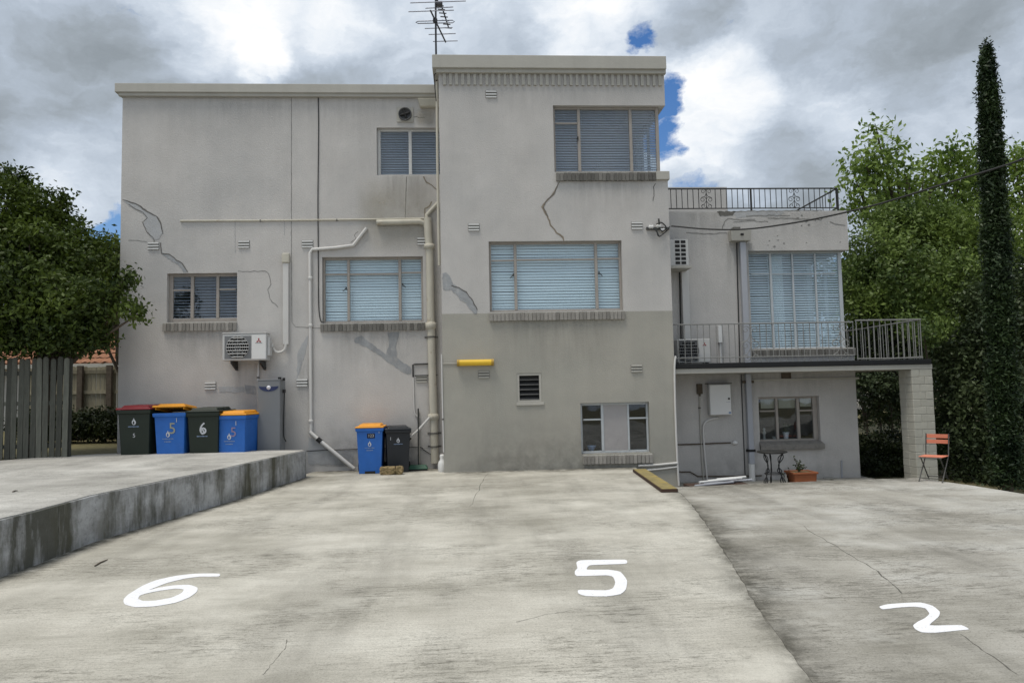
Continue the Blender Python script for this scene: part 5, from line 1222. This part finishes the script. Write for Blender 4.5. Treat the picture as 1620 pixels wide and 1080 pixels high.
# ------------------------------------------------------------------ small things on the ground
x, y = gr(618, 751, 0)
def lump(mb, x0, x1, y0, y1, z0, z1, n=5, amp=.012):
    # a rough block: subdivided box with jittered points
    bm = bmesh.new(); bmesh.ops.create_cube(bm, size=1); bmesh.ops.subdivide_edges(bm, edges=bm.edges[:], cuts=n, use_grid_fill=True)
    bm.verts.ensure_lookup_table()
    vs = []
    for v in bm.verts:
        c = v.co; k = 1 - .12 * (abs(c.x * c.z * 4) ** 2 + abs(c.y * c.z * 4) ** 2) * .5
        vs.append((x0 + (x1 - x0) * (.5 + c.x * k) + rnd.uniform(-amp, amp), y0 + (y1 - y0) * (.5 + c.y * k) + rnd.uniform(-amp, amp), max(z0, z0 + (z1 - z0) * (.5 + c.z * k) + rnd.uniform(-amp, amp) * .8)))
    mb._add(vs, [tuple(q.index for q in f.verts) for f in bm.faces]); bm.free()
xa, xb = X_(600.5, 746, y), X_(636.5, 746, y)
ST = thing('stone_block', 'rough mossy brown stone block split in two in front of the alcove bins', 'stone block', ((xa + xb) / 2, y + .1, 0))
m = MB(); lump(m, xa, xa + (xb - xa) * .68, y, y + .2, .001, .165); m.build('long_piece', 'stone', ST)
m = MB(); lump(m, xa + (xb - xa) * .70, xb, y - .01, y + .19, .001, .17); m.build('short_piece', 'stone', ST)
# jug
x, y = gr(700, 745.5, 0); y -= .02
JG = thing('jug', 'white plastic bottle standing at the left corner of the middle block', 'bottle', (x, y, 0))
m = MB(); m.lathe([(.085, 0), (.095, .03), (.095, .15), (.08, .21), (.048, .25), (.05, .29), (.055, .33), (.045, .36), (.001, .365)], (x, y, 0), 20); m.build('body', 'white', JG)
m = MB(); m.tube(smooth_path([(x + .07, y, .2), (x + .12, y, .17), (x + .11, y, .08), (x + .08, y, .06)], 4), .014, 7); m.build('handle', 'white', JG)
# broom with green head
BX, BY = X_(661, 700, 15.95), 15.98
BR = thing('broom', 'broom with a dark handle and green head leaning in the alcove', 'broom', (BX, BY, 0))
m = MB(); m.tube([(BX + .01, BY - .03, .10), (BX - .0, BY + .23, Z_(661, 646, 16.2))], .016, 8); m.build('handle', 'iron', BR)
m = MB(); m.hexa([(BX - .22, BY - .12, .03), (BX + .22, BY - .12, .03), (BX + .22, BY + .05, .03), (BX - .22, BY + .05, .03), (BX - .17, BY - .06, .12), (BX + .17, BY - .06, .12), (BX + .17, BY + .03, .12), (BX - .17, BY + .03, .12)]); m.build('head', 'green', BR, bevel=.015)
m = MB(); m.box(BX - .2, BX + .2, BY - .1, BY + .03, .001, .029); m.build('bristles', 'rubber', BR)
# timber plank along the slab edge
a, b_ = Vector((*gr(1001, 744, .03), 0)), Vector((*gr(1046, 776, .03), 0))
d = (b_ - a).normalized(); nn = Vector((-d.y, d.x, 0))
if nn.x < 0: nn = -nn
w = .27
m = MB(); q = [a, b_, b_ + nn * w, a + nn * w]
m.hexa([(p.x, p.y, .004) for p in q] + [(p.x, p.y, .055) for p in q]); PL = m.build('timber_plank', 'plankd', label='thick timber plank with yellow moss lying on the far right edge of the middle slab', cat='plank', bevel=.006)
m = MB(); e_ = d * .012 + nn * .012; q2 = [a + d * .01 + nn * .012, b_ - d * .004 + nn * .012, b_ - d * .004 + nn * (w - .012), a + d * .01 + nn * (w - .012)]
m.hexa([(p.x, p.y, .0555) for p in q2] + [(p.x, p.y, .062) for p in q2]); m.build('mossy_top', 'plank', PL, bevel=.003)
# twigs
for (p1, p2, p3, z, lab) in [((150, 896), (158, 891), (170, 886), 0, 'dark bent twig lying on the concrete beside the retaining wall'), ((20, 778.5), (24, 777), (28, 777), HS, 'tiny dark twig on the raised slab at the left')]:
    m = MB(); m.tube([Vector((*gr(*p, z), z + .009)) for p in (p1, p2, p3)], [.006, .008, .005], 6); m.build('twig', 'bark', label=lab, cat='twig')

# folding chair
def folding_chair():
    t = thing('folding_chair', 'orange slatted folding bistro chair on the right-hand slab in front of the pillar', 'chair')
    W2 = .19
    sl = MB()
    for i in range(6):
        y = -.19 + i * .068; t_ = MB(); t_.box(-.2, .2, y, y + .055, .440, .458); t_.build('seat_slat', 'orange', t, bevel=.006)
    for z, h in ((.70, .072), (.80, .072)):
        b_ = MB(); yb_ = .245 + (z - .45) * .22
        b_.prism([(-.20 + .4 * i / 8, yb_ - .0 + .03 * (1 - ((i - 4) / 4) ** 2)) for i in range(9)] + [(.20 - .4 * i / 8, yb_ + .014 + .03 * (1 - ((i - 4) / 4) ** 2)) for i in range(9)], z - h / 2, z + h / 2, 'z'); b_.build('back_slat', 'orange', t, bevel=.005)
    for s in (-1, 1):
        m = MB(); m.tube([(s * W2, -.27, .0), (s * W2, .24, .45), (s * W2, .33, .85)], .011, 7); m.build('leg', 'steel', t)
        m = MB(); m.tube([(s * (W2 - .03), .24, .0), (s * (W2 - .03), -.20, .44)], .011, 7); m.build('leg', 'steel', t)
    for y_, z_, w_ in ((-.2, .062, W2), (.18, .06, W2 - .03), (.235, .43, W2), (-.2, .43, W2)):
        m = MB(); m.tube([(-w_, y_, z_), (w_, y_, z_)], .008, 6); m.build('stretcher', 'steel', t)
    return t
ch = folding_chair()
x, y = gr(1481, 760.5, ZR); ch.location = (x, y + .04, ZR); ch.rotation_euler = (0, 0, R(-48)); ch.scale = (1.03,) * 3

# bistro table with cast legs
TX, TY = X_(1222.5, 740, 15.2), 15.2
BT = thing('bistro_table', 'black round bistro table with ornate cast iron legs under the balcony', 'table', (TX, TY, ZLOW))
zt = Z_(1222, 714, TY)
m = MB(); m.lathe([(.01, -.03), (.26, -.03), (.31, -.012), (.315, 0), (.30, .012), (.01, .014)], (TX, TY, zt), 32); m.build('table_top', 'iron', BT)
hgt = zt - .03 - ZLOW
for k in range(3):
    t = R(200 + 120 * k); u = Vector((cos(t), sin(t), 0))
    m = MB(); prof = [(.22, 1), (.17, .86), (.13, .66), (.14, .5), (.17, .4), (.20, .22), (.23, .08), (.27, 0)]
    def rib(o): return [Vector((TX, TY, ZLOW)) + u * (r_ + o * sin(min(1, max(0, h)) * pi * 4) ) + Vector((0, 0, h * hgt)) for r_, h in prof]
    m.tube(smooth_path(rib(.0), 5), .013, 7)
    q = smooth_path([Vector((TX, TY, ZLOW)) + u * (r_ + dx) + Vector((0, 0, h * hgt)) for (r_, h), dx in zip(prof, (0, .05, -.01, .045, -.01, .05, .0, 0))], 5); m.tube(q, .010, 6)
    q = smooth_path([Vector((TX, TY, ZLOW)) + u * (r_ + dx) + Vector((0, 0, h * hgt)) for (r_, h), dx in zip(prof, (0, -.05, .01, -.045, .01, -.05, 0, 0))], 5); m.tube(q, .010, 6)
    m.build('leg', 'iron', BT)
m = MB(); m.tube([(TX + .17 * cos(t), TY + .17 * sin(t), ZLOW + hgt * .42) for t in np.linspace(0, 2 * pi, 25)[:-1]], .010, 6, closed=True); m.build('ring', 'iron', BT)
# terracotta planter, plant, bottle, brushes
x0, x1, z0, z1 = rect(1253, 746, 1290, 764, 15.1); z0 = ZLOW
PT = thing('planter_box', 'square terracotta planter at the foot of the balcony wing wall', 'planter', ((x0 + x1) / 2, 15.2, ZLOW))
m = MB(); m.hexa([(x0 + .03, 15.02, z0), (x1 - .03, 15.02, z0), (x1 - .03, 15.42, z0), (x0 + .03, 15.42, z0), (x0 + .01, 15.0, z1 - .04), (x1 - .01, 15.0, z1 - .04), (x1 - .01, 15.44, z1 - .04), (x0 + .01, 15.44, z1 - .04)]); m.build('body', 'terra', PT, bevel=.01)
m = MB(); cx, cy = (x0 + x1) / 2, 15.22
o = [(x0 - .015, 14.975), (x1 + .015, 14.975), (x1 + .015, 15.465), (x0 - .015, 15.465)]; i_ = [(x0 + .03, 15.02), (x1 - .03, 15.02), (x1 - .03, 15.42), (x0 + .03, 15.42)]
m.prism(o, z1 - .039, z1, 'z', hole=i_); m.build('rim', 'terra', PT, bevel=.006)
m = MB(); m.box(x0 + .032, x1 - .032, 15.022, 15.418, z1 - .035, z1 - .02); m.build('soil', 'earth', PT)
def sprig(name, label, base, stems, mt, cat='plant', leaf=.05):
    t = thing(name, label, cat, base); B = Vector(base)
    m = MB(); lf = MB()
    for (dx, dy, dz) in stems:
        q = smooth_path([B, B + Vector((dx * .3, dy * .3, dz * .5)), B + Vector((dx, dy, dz))], 4); m.tube(q, .006, 5)
        for p in q[2:]:
            for k in range(3):
                a = Vector((rnd.gauss(0, 1), rnd.gauss(0, 1), rnd.gauss(.3, .7))).normalized(); b_ = a.cross(Vector((rnd.gauss(0, 1), rnd.gauss(0, 1), rnd.gauss(0, 1)))).normalized()
                l_ = leaf * rnd.uniform(.7, 1.3); lf._add([p, p + a * l_ * .5 + b_ * l_ * .3, p + a * l_, p + a * l_ * .5 - b_ * l_ * .3], [(0, 1, 2, 3)])
    m.build('stem', 'bark', t); lf.build('leaves', mt, t, fix=False, kind='stuff'); return t
sprig('potted_plant', 'small dark leafy plant growing in the terracotta planter', (cx - .05, cy, z1 - .02), [(-.09, 0, .32), (.03, .02, .2), (.1, -.03, .17), (.15, 0, .1), (-.05, .05, .15), (.06, .05, .22)], LM['darkl'])
x = X_(1243, 755, 15.15); m = MB(); m.lathe([(.035, 0), (.038, .02), (.038, .2), (.02, .25), (.02, .29), (.001, .29)], (x, 15.15, ZLOW), 14); m.build('bottle', 'trim', label='pale plastic bottle between the bistro table and the terracotta planter', cat='bottle')
sprig('potted_plant', 'spiky dark plant beside the bistro table legs', (X_(1247, 760, 15.25), 15.3, ZLOW), [(.05, 0, .38), (-.08, 0, .3), (.0, .05, .25), (.1, 0, .2)], LM['darkl'])
# things on the inside sill of the ground-floor window
zs9 = H9[2] + .05
m = MB(); x = X_(1243.5, 690, YR + .26); m.lathe([(.05, 0), (.07, .13), (.075, .15), (.06, .15), (.055, .12), (.001, .12)], (x, YR + .26, zs9), 16); m.build('flower_pot', 'white', label='white flower pot behind the middle pane of the ground floor window', cat='flower pot')
sprig('potted_plant', 'thin plant in the white pot behind the ground floor window', (x, YR + .26, zs9 + .12), [(.03, 0, .25), (-.05, 0, .2), (.08, 0, .18)], LM['darkl'], leaf=.06)
m = MB(); x = X_(1209, 688, YR + .26); m.lathe([(.03, 0), (.025, .1), (.04, .15), (.022, .2), (.035, .24), (.001, .27)], (x, YR + .26, zs9), 12); m.build('figurine', 'trim', label='small pale figurine behind the left pane of the ground floor window', cat='figurine')
m = MB(); x = X_(1225, 693, YR + .26); m.lathe([(.03, 0), (.055, .05), (.05, .055), (.001, .03)], (x, YR + .26, zs9), 14); m.build('bowl', 'trim', label='small pale bowl behind the left pane of the ground floor window', cat='bowl')
# inner window shelf so that they stand on something
m = MB(); m.box(H9[0] + .01, H9[1] - .01, YR + TW + .001 - .06, YR + .36, H9[2] + .012, zs9 - .002); m.build('inner_sill', 'frame', W9)
x = X_(936, 708, YB + .3)
m = MB(); m.box(H6[0] + .01, H6[1] - .01, YB + .19, YB + .42, H6[2] + .012, H6[2] + .046); m.build('inner_sill', 'frameal', W6)
m = MB(); m.lathe([(.05, 0), (.10, .10), (.10, .11), (.09, .11), (.05, .02), (.001, .02)], (x, YB + .31, H6[2] + .048), 18); m.build('bowl', 'printp', label='bluish bowl behind the left pane of the boarded ground floor window', cat='bowl')

# ------------------------------------------------------------------ aerial
YN = YB + .5
base = P3(690, 87, YN)
AN = thing('tv_antenna', 'tall television antenna mast with dark cross rods on the block roof', 'antenna', base)
def ap(px, py, Y=YN): return P3(px, py, Y)
m = MB(); m.tube([Vector((base.x, YN, ZBT - .35)), ap(689.5, 60), ap(689, -60)], .022, 8); m.build('mast', 'bronze', AN)
m = MB(); m.tube([ap(681, 17, YN - .3), ap(705, 67, YN + .9)], .020, 6); m.tube([ap(690, -2, YN - .02), ap(700, 14, YN + .2), ap(710, 45, YN + .6)], .018, 6); m.build('boom', 'bronze', AN)
for (xa, ya, xb_, yb2, dy) in [(649, 5, 737, 2, -.2), (673, 13.5, 717, 11.5, 0), (646, 19, 718, 16.5, -.2), (672, 45.5, 716, 44, .4), (678, 55, 721, 53.5, .6), (685, 66, 724, 65, .85), (655, -8, 735, -10, -.2)]:
    m = MB(); m.tube([ap(xa, ya, YN + dy), ap(xb_, yb2, YN + dy)], .011, 6); m.build('rod', 'alum', AN)
m = MB(); m.tube([ap(658, 36, YN + .1), ap(661, 34, YN + .1), ap(716, 32.5, YN + .1), ap(719, 34.5, YN + .1), ap(716, 36.5, YN + .1), ap(661, 37.5, YN + .1)], .012, 6, closed=True); m.build('loop_rod', 'alum', AN)
for i in range(8):
    t = i / 7; c = ap(694 + 15 * t, 4 + 41 * t, YN + .1 + .5 * t); m = MB(); m.tube([c + Vector((-.085, 0, .01)), c + Vector((.085, 0, 0))], .013, 6); m.build('short_rod', 'bronze', AN)
m = MB(); m.box(ap(685, 33).x, ap(692, 33).x, YN - .04, YN + .04, ap(688, 36).z, ap(688, 31).z); m.box(ap(690, 6).x, ap(700, 6).x, YN - .03, YN + .1, ap(690, 8).z, ap(690, 3).z); m.build('clamp', 'bronze', AN)
pipe('mast_cable', 'black', [(690, 116), (687, 120), (688, 140), (690, 160)], YL - .75, .010, 'black cable dropping from the antenna behind the cornice edge', 'cable', k=4, n=6)

# ------------------------------------------------------------------ fences
YF = 14.95
zt = Z_(60, 566, YF); zb = .52
PF = thing('picket_fence', 'weathered grey green picket fence at the left edge under the tree', 'fence', (X_(55, 640, YF), YF, zb))
xr = X_(108, 640, YF); pw = 9.35 * YF / FPX
m = MB(); h = zt - zb; w = pw * .82
m.prism([(-w / 2, 0), (w / 2, 0), (w / 2, h - .05)] + [(w / 2 * cos(a), h - .05 + .05 * sin(a)) for a in (R(35), R(70), R(110), R(145))] + [(-w / 2, h - .05)], -.011, .011, 'y'); pme = m.mesh('picket', 'picket')
for i in range(26):
    inst('picket', pme, (xr - pw * (i + .5) + rnd.uniform(-.006, .006), YF + rnd.uniform(-.004, .004), zb + rnd.uniform(-.03, .03)), PF, rot=(rnd.uniform(-.01, .01), rnd.uniform(-.012, .012), 0))
for z in (zb + .25, zb + h * .55, zb + h - .3):
    m = MB(); m.box(xr - pw * 26, xr - .02, YF + .02, YF + .065, z - .04, z + .04); m.build('rail', 'picket', PF)
for i in (0, 9.2, 18.4):
    m = MB(); x = xr - .06 - i * pw; m.box(x - .05, x + .05, YF + .067, YF + .16, .3, zt - .02); m.build('post', 'picket', PF)
YF2 = 21.5
zt2 = Z_(150, 580, YF2); zb2 = Z_(150, 650, YF2)
BF = thing('paling_fence', 'dry brown paling fence behind the hedge on the left', 'fence', (X_(150, 640, YF2), YF2, .5))
pw = .118; x0 = X_(40, 620, YF2)
m = MB(); m.prism([(-.054, 0), (.054, 0), (.054, zt2 - .45), (.03, zt2 - .42), (-.03, zt2 - .42), (-.054, zt2 - .45)], -.009, .009, 'y'); pme = m.mesh('paling', 'paling')
for i in range(30):
    inst('paling', pme, (x0 + pw * i + rnd.uniform(-.008, .008), YF2 + rnd.uniform(-.004, .004), .42 + rnd.uniform(-.02, .02)), BF, rot=(0, rnd.uniform(-.01, .01), 0))
for z in (Z_(150, 588, YF2), Z_(150, 620, YF2), Z_(150, 648, YF2)):
    m = MB(); m.box(x0 - .1, x0 + pw * 30, YF2 - .06, YF2 - .012, z - .05, z + .05); m.build('rail', 'paling', BF)
for px in (67, 130, 176):
    m = MB(); x = X_(px, 620, YF2); m.box(x - .07, x + .07, YF2 - .17, YF2 - .061, .4, zt2 + .03); m.build('post', 'bark', BF)
# neighbour's roof beyond
YH = 27.
NH = thing('neighbour_house', 'low neighbouring house with an orange tiled roof behind the paling fence', 'house', (X_(80, 600, YH), YH, .5))
zg = Z_(150, 578, YH); xl, xr = X_(-260, 600, YH), X_(330, 600, YH)
m = MB(); m.box(xl + .4, xr - .4, YH + .5, YH + 6, .4, zg); m.build('wall', 'house', NH)
m = MB(); m.box(xl, xr, YH - .1, YH, zg - .07, zg + .07); m.build('gutter', 'trim', NH)
m = MB(); m.hexa([(xl, YH + .0, zg + .03), (xr, YH + .0, zg + .03), (xr, YH + 4, zg + 2.2), (xl, YH + 4, zg + 2.2), (xl, YH + .0, zg + .08), (xr, YH + .0, zg + .08), (xr, YH + 4, zg + 2.27), (xl, YH + 4, zg + 2.27)]); rf = m.build('roof', 'tile', NH)
m = MB(); nx, ny = int((xr - xl) / .34), 12
for j in range(ny):
    y0, z0 = YH + 4 * j / ny, zg + .085 + 2.19 * j / ny
    y1, z1 = YH + 4 * (j + 1.08) / ny, zg + .085 + 2.19 * (j + 1.0) / ny
    for i in range(nx):
        a = xl + (xr - xl) * i / nx; b_ = a + (xr - xl) / nx * .9
        m._add([(a, y0, z0 + .012), ((a + b_) / 2, y0, z0 + .06), (b_, y0, z0 + .012), (a, y1, z1), ((a + b_) / 2, y1, z1 + .03), (b_, y1, z1)], [(0, 1, 4, 3), (1, 2, 5, 4)])
m.build('roof_tile', 'tile', rf, kind='stuff', fix=False)
# pale wall far behind the passage
m = MB(); m.box(8, 22, 39, 39.3, -.6, 1.1); m.build('boundary_wall', 'house', label='pale distant boundary wall glimpsed through the dark passage beside the pillar', cat='wall')
m = MB(); m.quad((4, 30.2, -.48), (24, 30.2, -.48), (24, 38.9, .25), (4, 38.9, .25)); m.build('lawn', 'grass', kind='structure', fix=False)
# ------------------------------------------------------------------ trees and shrubs
def leafmesh(name, C_, per, sig, size, mt, parent, center, upb=.25, flat=1., kind=None, elong=.5):
    n = len(C_) * per
    c = np.repeat(np.asarray(C_), per, 0) + nrs.normal(0, 1, (n, 3)) * np.array([sig, sig, sig * flat])
    out = c - np.asarray(center); out /= np.linalg.norm(out, axis=1, keepdims=True) + 1e-6
    nv = out * .7 + nrs.normal(0, .75, (n, 3)) + np.array([0, 0, upb]); nv /= np.linalg.norm(nv, axis=1, keepdims=True)
    t = np.cross(nv, nrs.normal(0, 1, (n, 3))); t /= np.linalg.norm(t, axis=1, keepdims=True) + 1e-6
    b_ = np.cross(nv, t); s = size * nrs.uniform(.65, 1.35, (n, 1))
    V = np.empty((n, 4, 3)); V[:, 0] = c - t * s; V[:, 1] = c + b_ * s * elong + nv * s * .12; V[:, 2] = c + t * s; V[:, 3] = c - b_ * s * elong + nv * s * .12
    V = V.reshape(-1, 3) - np.array(WL[parent])
    me = bpy.data.meshes.new(name); me.vertices.add(4 * n); me.vertices.foreach_set('co', V.ravel())
    me.loops.add(4 * n); me.loops.foreach_set('vertex_index', np.arange(4 * n, dtype=np.int32))
    me.polygons.add(n); me.polygons.foreach_set('loop_start', np.arange(0, 4 * n, 4, dtype=np.int32)); me.polygons.foreach_set('loop_total', np.full(n, 4, dtype=np.int32))
    me.materials.append(mt); me.update(calc_edges=True); me.validate()
    o = bpy.data.objects.new(name, me); COL.objects.link(o); o.parent = parent; WL[o] = WL[parent]
    if kind: o['kind'] = kind
    return o
def tree(name, label, cat, base, lobes, mt, size=.06, dens=1., trunk=.12, group=None, sig=.16, per=26, upb=.25, inner=.55, limbs=True):
    # lobes: (px, py, Y, rpx [, squash z])
    t = thing(name, label, cat, base, group); B = Vector(base)
    LB = []
    for q in lobes:
        c = P3(q[0], q[1], q[2]); r_ = q[3] * q[2] / FPX; LB.append((c, r_, q[4] if len(q) > 4 else 1.))
    cen = sum((c for c, _, _ in LB), Vector()) / len(LB)
    C_ = []
    for (c, r_, sz) in LB:
        n = int(4 * pi * r_ * r_ * 1.0 * dens * 3.1 / (per * size * size * 1.0) * .42) + 3
        d = nrs.normal(0, 1, (n, 3)); d /= np.linalg.norm(d, axis=1, keepdims=True)
        rad = r_ * (inner + (1.05 - inner) * nrs.uniform(0, 1, (n, 1)) ** .7)
        # lumpy outline
        rad *= 1 + .16 * np.sin(d[:, :1] * 7 + c.x) * np.cos(d[:, 2:3] * 6 + c.z * 2) + .10 * nrs.normal(0, 1, (n, 1))
        p = d * rad; p[:, 2] *= sz
        C_.append(p + np.array(c))
    C_ = np.concatenate(C_)
    m = MB(); top = cen
    tp = smooth_path([B, B.lerp(cen, .4) + Vector((.1, 0, 0)), cen], 4)
    m.tube(tp, [trunk * (1 - .6 * i / (len(tp) - 1)) for i in range(len(tp))], 9); m.build('trunk', 'bark', t)
    if limbs:
        for (c, r_, sz) in LB:
            st = B.lerp(cen, rnd.uniform(.35, .8)); m = MB()
            q = smooth_path([st, st.lerp(c, .5) + Vector((rnd.uniform(-.1, .1), 0, rnd.uniform(0, .2))), c + Vector((0, 0, r_ * .4))], 4)
            m.tube(q, [trunk * .4 * (1 - .8 * i / (len(q) - 1)) for i in range(len(q))], 6); m.build('branch', 'bark', t)
    leafmesh('crown', C_, per, sig, size, mt, t, cen, upb)
    return t
# big evergreen on the left
tree('evergreen_tree', 'large dense broad-leaved evergreen tree overhanging the picket fence at the left', 'tree', (X_(52, 640, 16.0), 16.0, .5),
     [(5, 335, 15.8, 55), (62, 345, 16.3, 40), (-40, 400, 15.6, 75), (45, 410, 15.3, 58), (105, 415, 15.8, 44), (132, 430, 15.6, 30), (20, 470, 14.9, 58), (90, 475, 15.0, 50), (126, 480, 15.0, 36), (162, 495, 15.05, 18), (30, 524, 14.9, 38, .8), (95, 524, 15.0, 38, .8), (134, 527, 15.1, 30, .8), (60, 535, 15.3, 30, .7), (125, 537, 15.3, 28, .7), (0, 530, 15, 40, .8), (158, 532, 15.3, 20, .7), (-40, 500, 15., 60), (20, 300, 16.4, 27), (88, 362, 16.6, 32), (198, 445, 14.9, 9), (207, 438, 14.9, 7), (208, 491, 14.85, 12), (222, 497, 14.85, 6), (60, 450, 16.6, 80), (118, 475, 16.4, 44), (186, 458, 15., 7), (170, 470, 15., 13), (190, 494, 14.95, 9), (160, 395, 16, 14), (120, 375, 16.2, 16), (98, 318, 16.4, 12)],
     LM['left'], .052, 1.05, .16, sig=.11)
tree('evergreen_tree', 'smaller dark green tree peeping over the roof edge beside the left wall corner', 'tree', (X_(205, 600, 19), 19, .5), [(168, 400, 19, 26), (183, 395, 19.2, 20), (120, 430, 19, 40), (165, 450, 19, 45), (188, 430, 18.9, 20)], LM['left'], .06, 1.0, .1)
m_ = [(px, 672, 20.3, 22, .9) for px in range(40, 215, 16)]
tree('hedge', 'low dark clipped hedge in front of the paling fence', 'hedge', (X_(150, 690, 20.3), 20.3, .5), m_, LM['hedge'], .045, 1.1, .04, sig=.1, limbs=False)
# right side
tree('plane_tree', 'tall loose bright green tree behind the olive green tree on the right', 'tree', (X_(1450, 640, 24), 24, -.5),
     [(1392, 262, 23.5, 30), (1389, 225, 23.5, 14), (1386, 204, 23.5, 8), (1358, 300, 23.3, 20), (1345, 262, 23.4, 9), (1362, 250, 23.4, 14), (1422, 290, 23.8, 34), (1418, 258, 23.7, 13), (1462, 275, 24, 20), (1476, 252, 24, 12), (1500, 262, 24, 20), (1510, 238, 24, 12), (1535, 262, 24, 24), (1370, 340, 23.5, 26), (1352, 322, 23.4, 14), (1450, 335, 24, 44), (1510, 310, 24, 40), (1550, 290, 24.2, 34), (1400, 330, 23.6, 24), (1540, 350, 24, 45), (1380, 285, 23.6, 18)],
     LM['plane'], .10, .6, .2, sig=.26, per=18)
tree('plane_tree', 'bright green tree at the right edge behind the cypress', 'tree', (X_(1640, 640, 23), 23, -.5), [(1605, 255, 23, 24), (1640, 270, 23, 45), (1620, 320, 23, 48), (1680, 340, 23, 60), (1600, 380, 22.5, 45), (1640, 420, 22.5, 55)], LM['plane'], .08, .75, .2, sig=.22, per=22)
tree('olive_tree', 'wide olive green bushy tree behind the balcony corner', 'tree', (X_(1440, 700, 20), 20, -.5),
     [(1385, 400, 20, 50), (1440, 385, 20.2, 55), (1500, 390, 20, 55), (1550, 400, 19.8, 50), (1375, 450, 19.6, 45), (1430, 440, 19.2, 55), (1495, 450, 19, 55), (1550, 460, 18.8, 50), (1370, 490, 19.5, 40), (1430, 500, 19, 48), (1500, 510, 18.6, 52), (1355, 430, 20, 28), (1470, 350, 20.4, 40), (1410, 355, 20.3, 36), (1545, 360, 20.3, 44)],
     LM['olive'], .06, .95, .16, sig=.16)
tree('shrub', 'dark leafy shrub mass at the right edge beside the lower slab', 'shrub', (X_(1600, 760, 16.6), 16.6, -.55),
     [(1510, 560, 17.3, 48), (1580, 540, 16.9, 55), (1640, 520, 16.6, 60), (1520, 630, 16.9, 42), (1580, 620, 16.4, 55), (1640, 620, 16, 60), (1525, 700, 16.6, 38), (1585, 700, 16.2, 52), (1650, 710, 15.6, 60), (1540, 750, 16.2, 32), (1600, 765, 15.4, 40), (1660, 780, 14.6, 40), (1620, 460, 17.2, 50), (1560, 480, 17.6, 42)],
     LM['darkl'], .052, 1.0, .08, sig=.13)
tree('shrub', 'dark shrub crowding the end of the balcony above the pillar', 'shrub', (X_(1500, 740, 19), 19, -.55),
     [(1400, 545, 19.4, 40), (1450, 550, 19, 40), (1495, 600, 18.3, 40), (1500, 670, 17.8, 36), (1500, 730, 17.4, 30), (1490, 540, 18.6, 45), (1360, 545, 20.5, 40)],
     LM['darkl'], .055, 1.0, .08, sig=.14)
tree('shrub', 'lighter sprig of leaves pushing through the balcony railing at its right end', 'shrub', (X_(1470, 640, 17.6), 17.6, -.55), [(1447, 522, 16.2, 15), (1462, 515, 16.4, 12), (1475, 530, 16.6, 16), (1430, 512, 16.6, 11), (1490, 520, 17, 18)], LM['olive'], .05, .6, .04, sig=.1, limbs=False)
# dark planting seen through the passage
for k, (px, Y) in enumerate(((1368, 24.), (1390, 25.5), (1408, 24.), (1424, 25.), (1440, 26))):
    tree('passage_shrub', 'thin-stemmed dark shrub seen through the passage beside the pillar', 'shrub', (X_(px, 700, Y), Y, -.5), [(px, 612, Y, 26), (px + 8, 640, Y + .3, 12), (px - 10, 600, Y + .5, 26), (px - 8, 655, Y + .3, 10), (px + 3, 665, Y + .2, 7)], LM['darkl'], .06, .9, .05, group='dark shrubs beyond the passage', sig=.12)
tree('shrub', 'low black-green shrub added to darken the ground just inside the passage beside the pillar', 'shrub', (X_(1400, 745, 17.6), 17.6, -.5), [(px, 742 + (px % 4), 17.6, 15) for px in range(1362, 1445, 11)] + [(px, 722, 18.2, 14) for px in range(1365, 1445, 13)], LM['hedge'], .045, 1.0, .03, sig=.08, limbs=False)  # shrub added to hide the light ground strip in the passage
m_ = [(px, 722, 19.8 + (px % 3) * .2, 36, .95) for px in range(1350, 1480, 14)]
tree('hedge', 'black-green low hedge added to darken the passage beside the pillar', 'hedge', (X_(1410, 740, 19.8), 19.8, -.5), m_, LM['hedge'], .055, 1.0, .04, sig=.1, limbs=False)  # hedge added across the passage to keep its depth dark
# far belt of trees that closes the view on the right
m_ = [(1330 + 38 * i + rnd.uniform(-8, 8), 480 + rnd.uniform(-25, 25), 31 + rnd.uniform(-1, 1), 46) for i in range(10)] + [(1350 + 44 * i, 560, 30.5, 44) for i in range(8)]
t_ = tree('background_trees', 'dark mass of trees closing the view behind the shrubs on the right', 'trees', (X_(1500, 640, 31), 31, -.5), m_, LM['darkl'], .13, .9, .2, sig=.3, limbs=False)
# cypress
def cypress(px, Y, base, top, label):
    B = P3(px[1], base, Y); B.z = -.6; T = P3(px[0], top, Y)
    t = thing('cypress_tree', label, 'tree', B)
    m = MB(); m.tube([B, B.lerp(T, .9)], [.10, .02], 8); m.build('trunk', 'bark', t)
    n = 2600
    h = nrs.uniform(.02, 1, n) ** .9
    rad = np.interp(h, [0, .1, .3, .5, .7, .85, .95, 1.], [.17, .20, .215, .205, .18, .14, .065, .01])
    a = nrs.uniform(0, 2 * pi, n); k = nrs.uniform(.55, 1.05, n) * (1 + .14 * np.sin(h * 38 + a * 2) + .1 * np.sin(h * 90 + a * 3))
    ax = np.array(B)[None] + (np.array(T) - np.array(B))[None] * h[:, None]
    C_ = ax + np.stack([np.cos(a) * rad * k, np.sin(a) * rad * k, np.zeros(n)], 1)
    leafmesh('crown', C_, 20, .055, .045, LM['cyp'], t, (B + T) / 2, upb=.0, flat=2.2, elong=.35)
cypress((1561, 1594), 14.2, 770, 82, 'tall narrow dark cypress tree at the right')
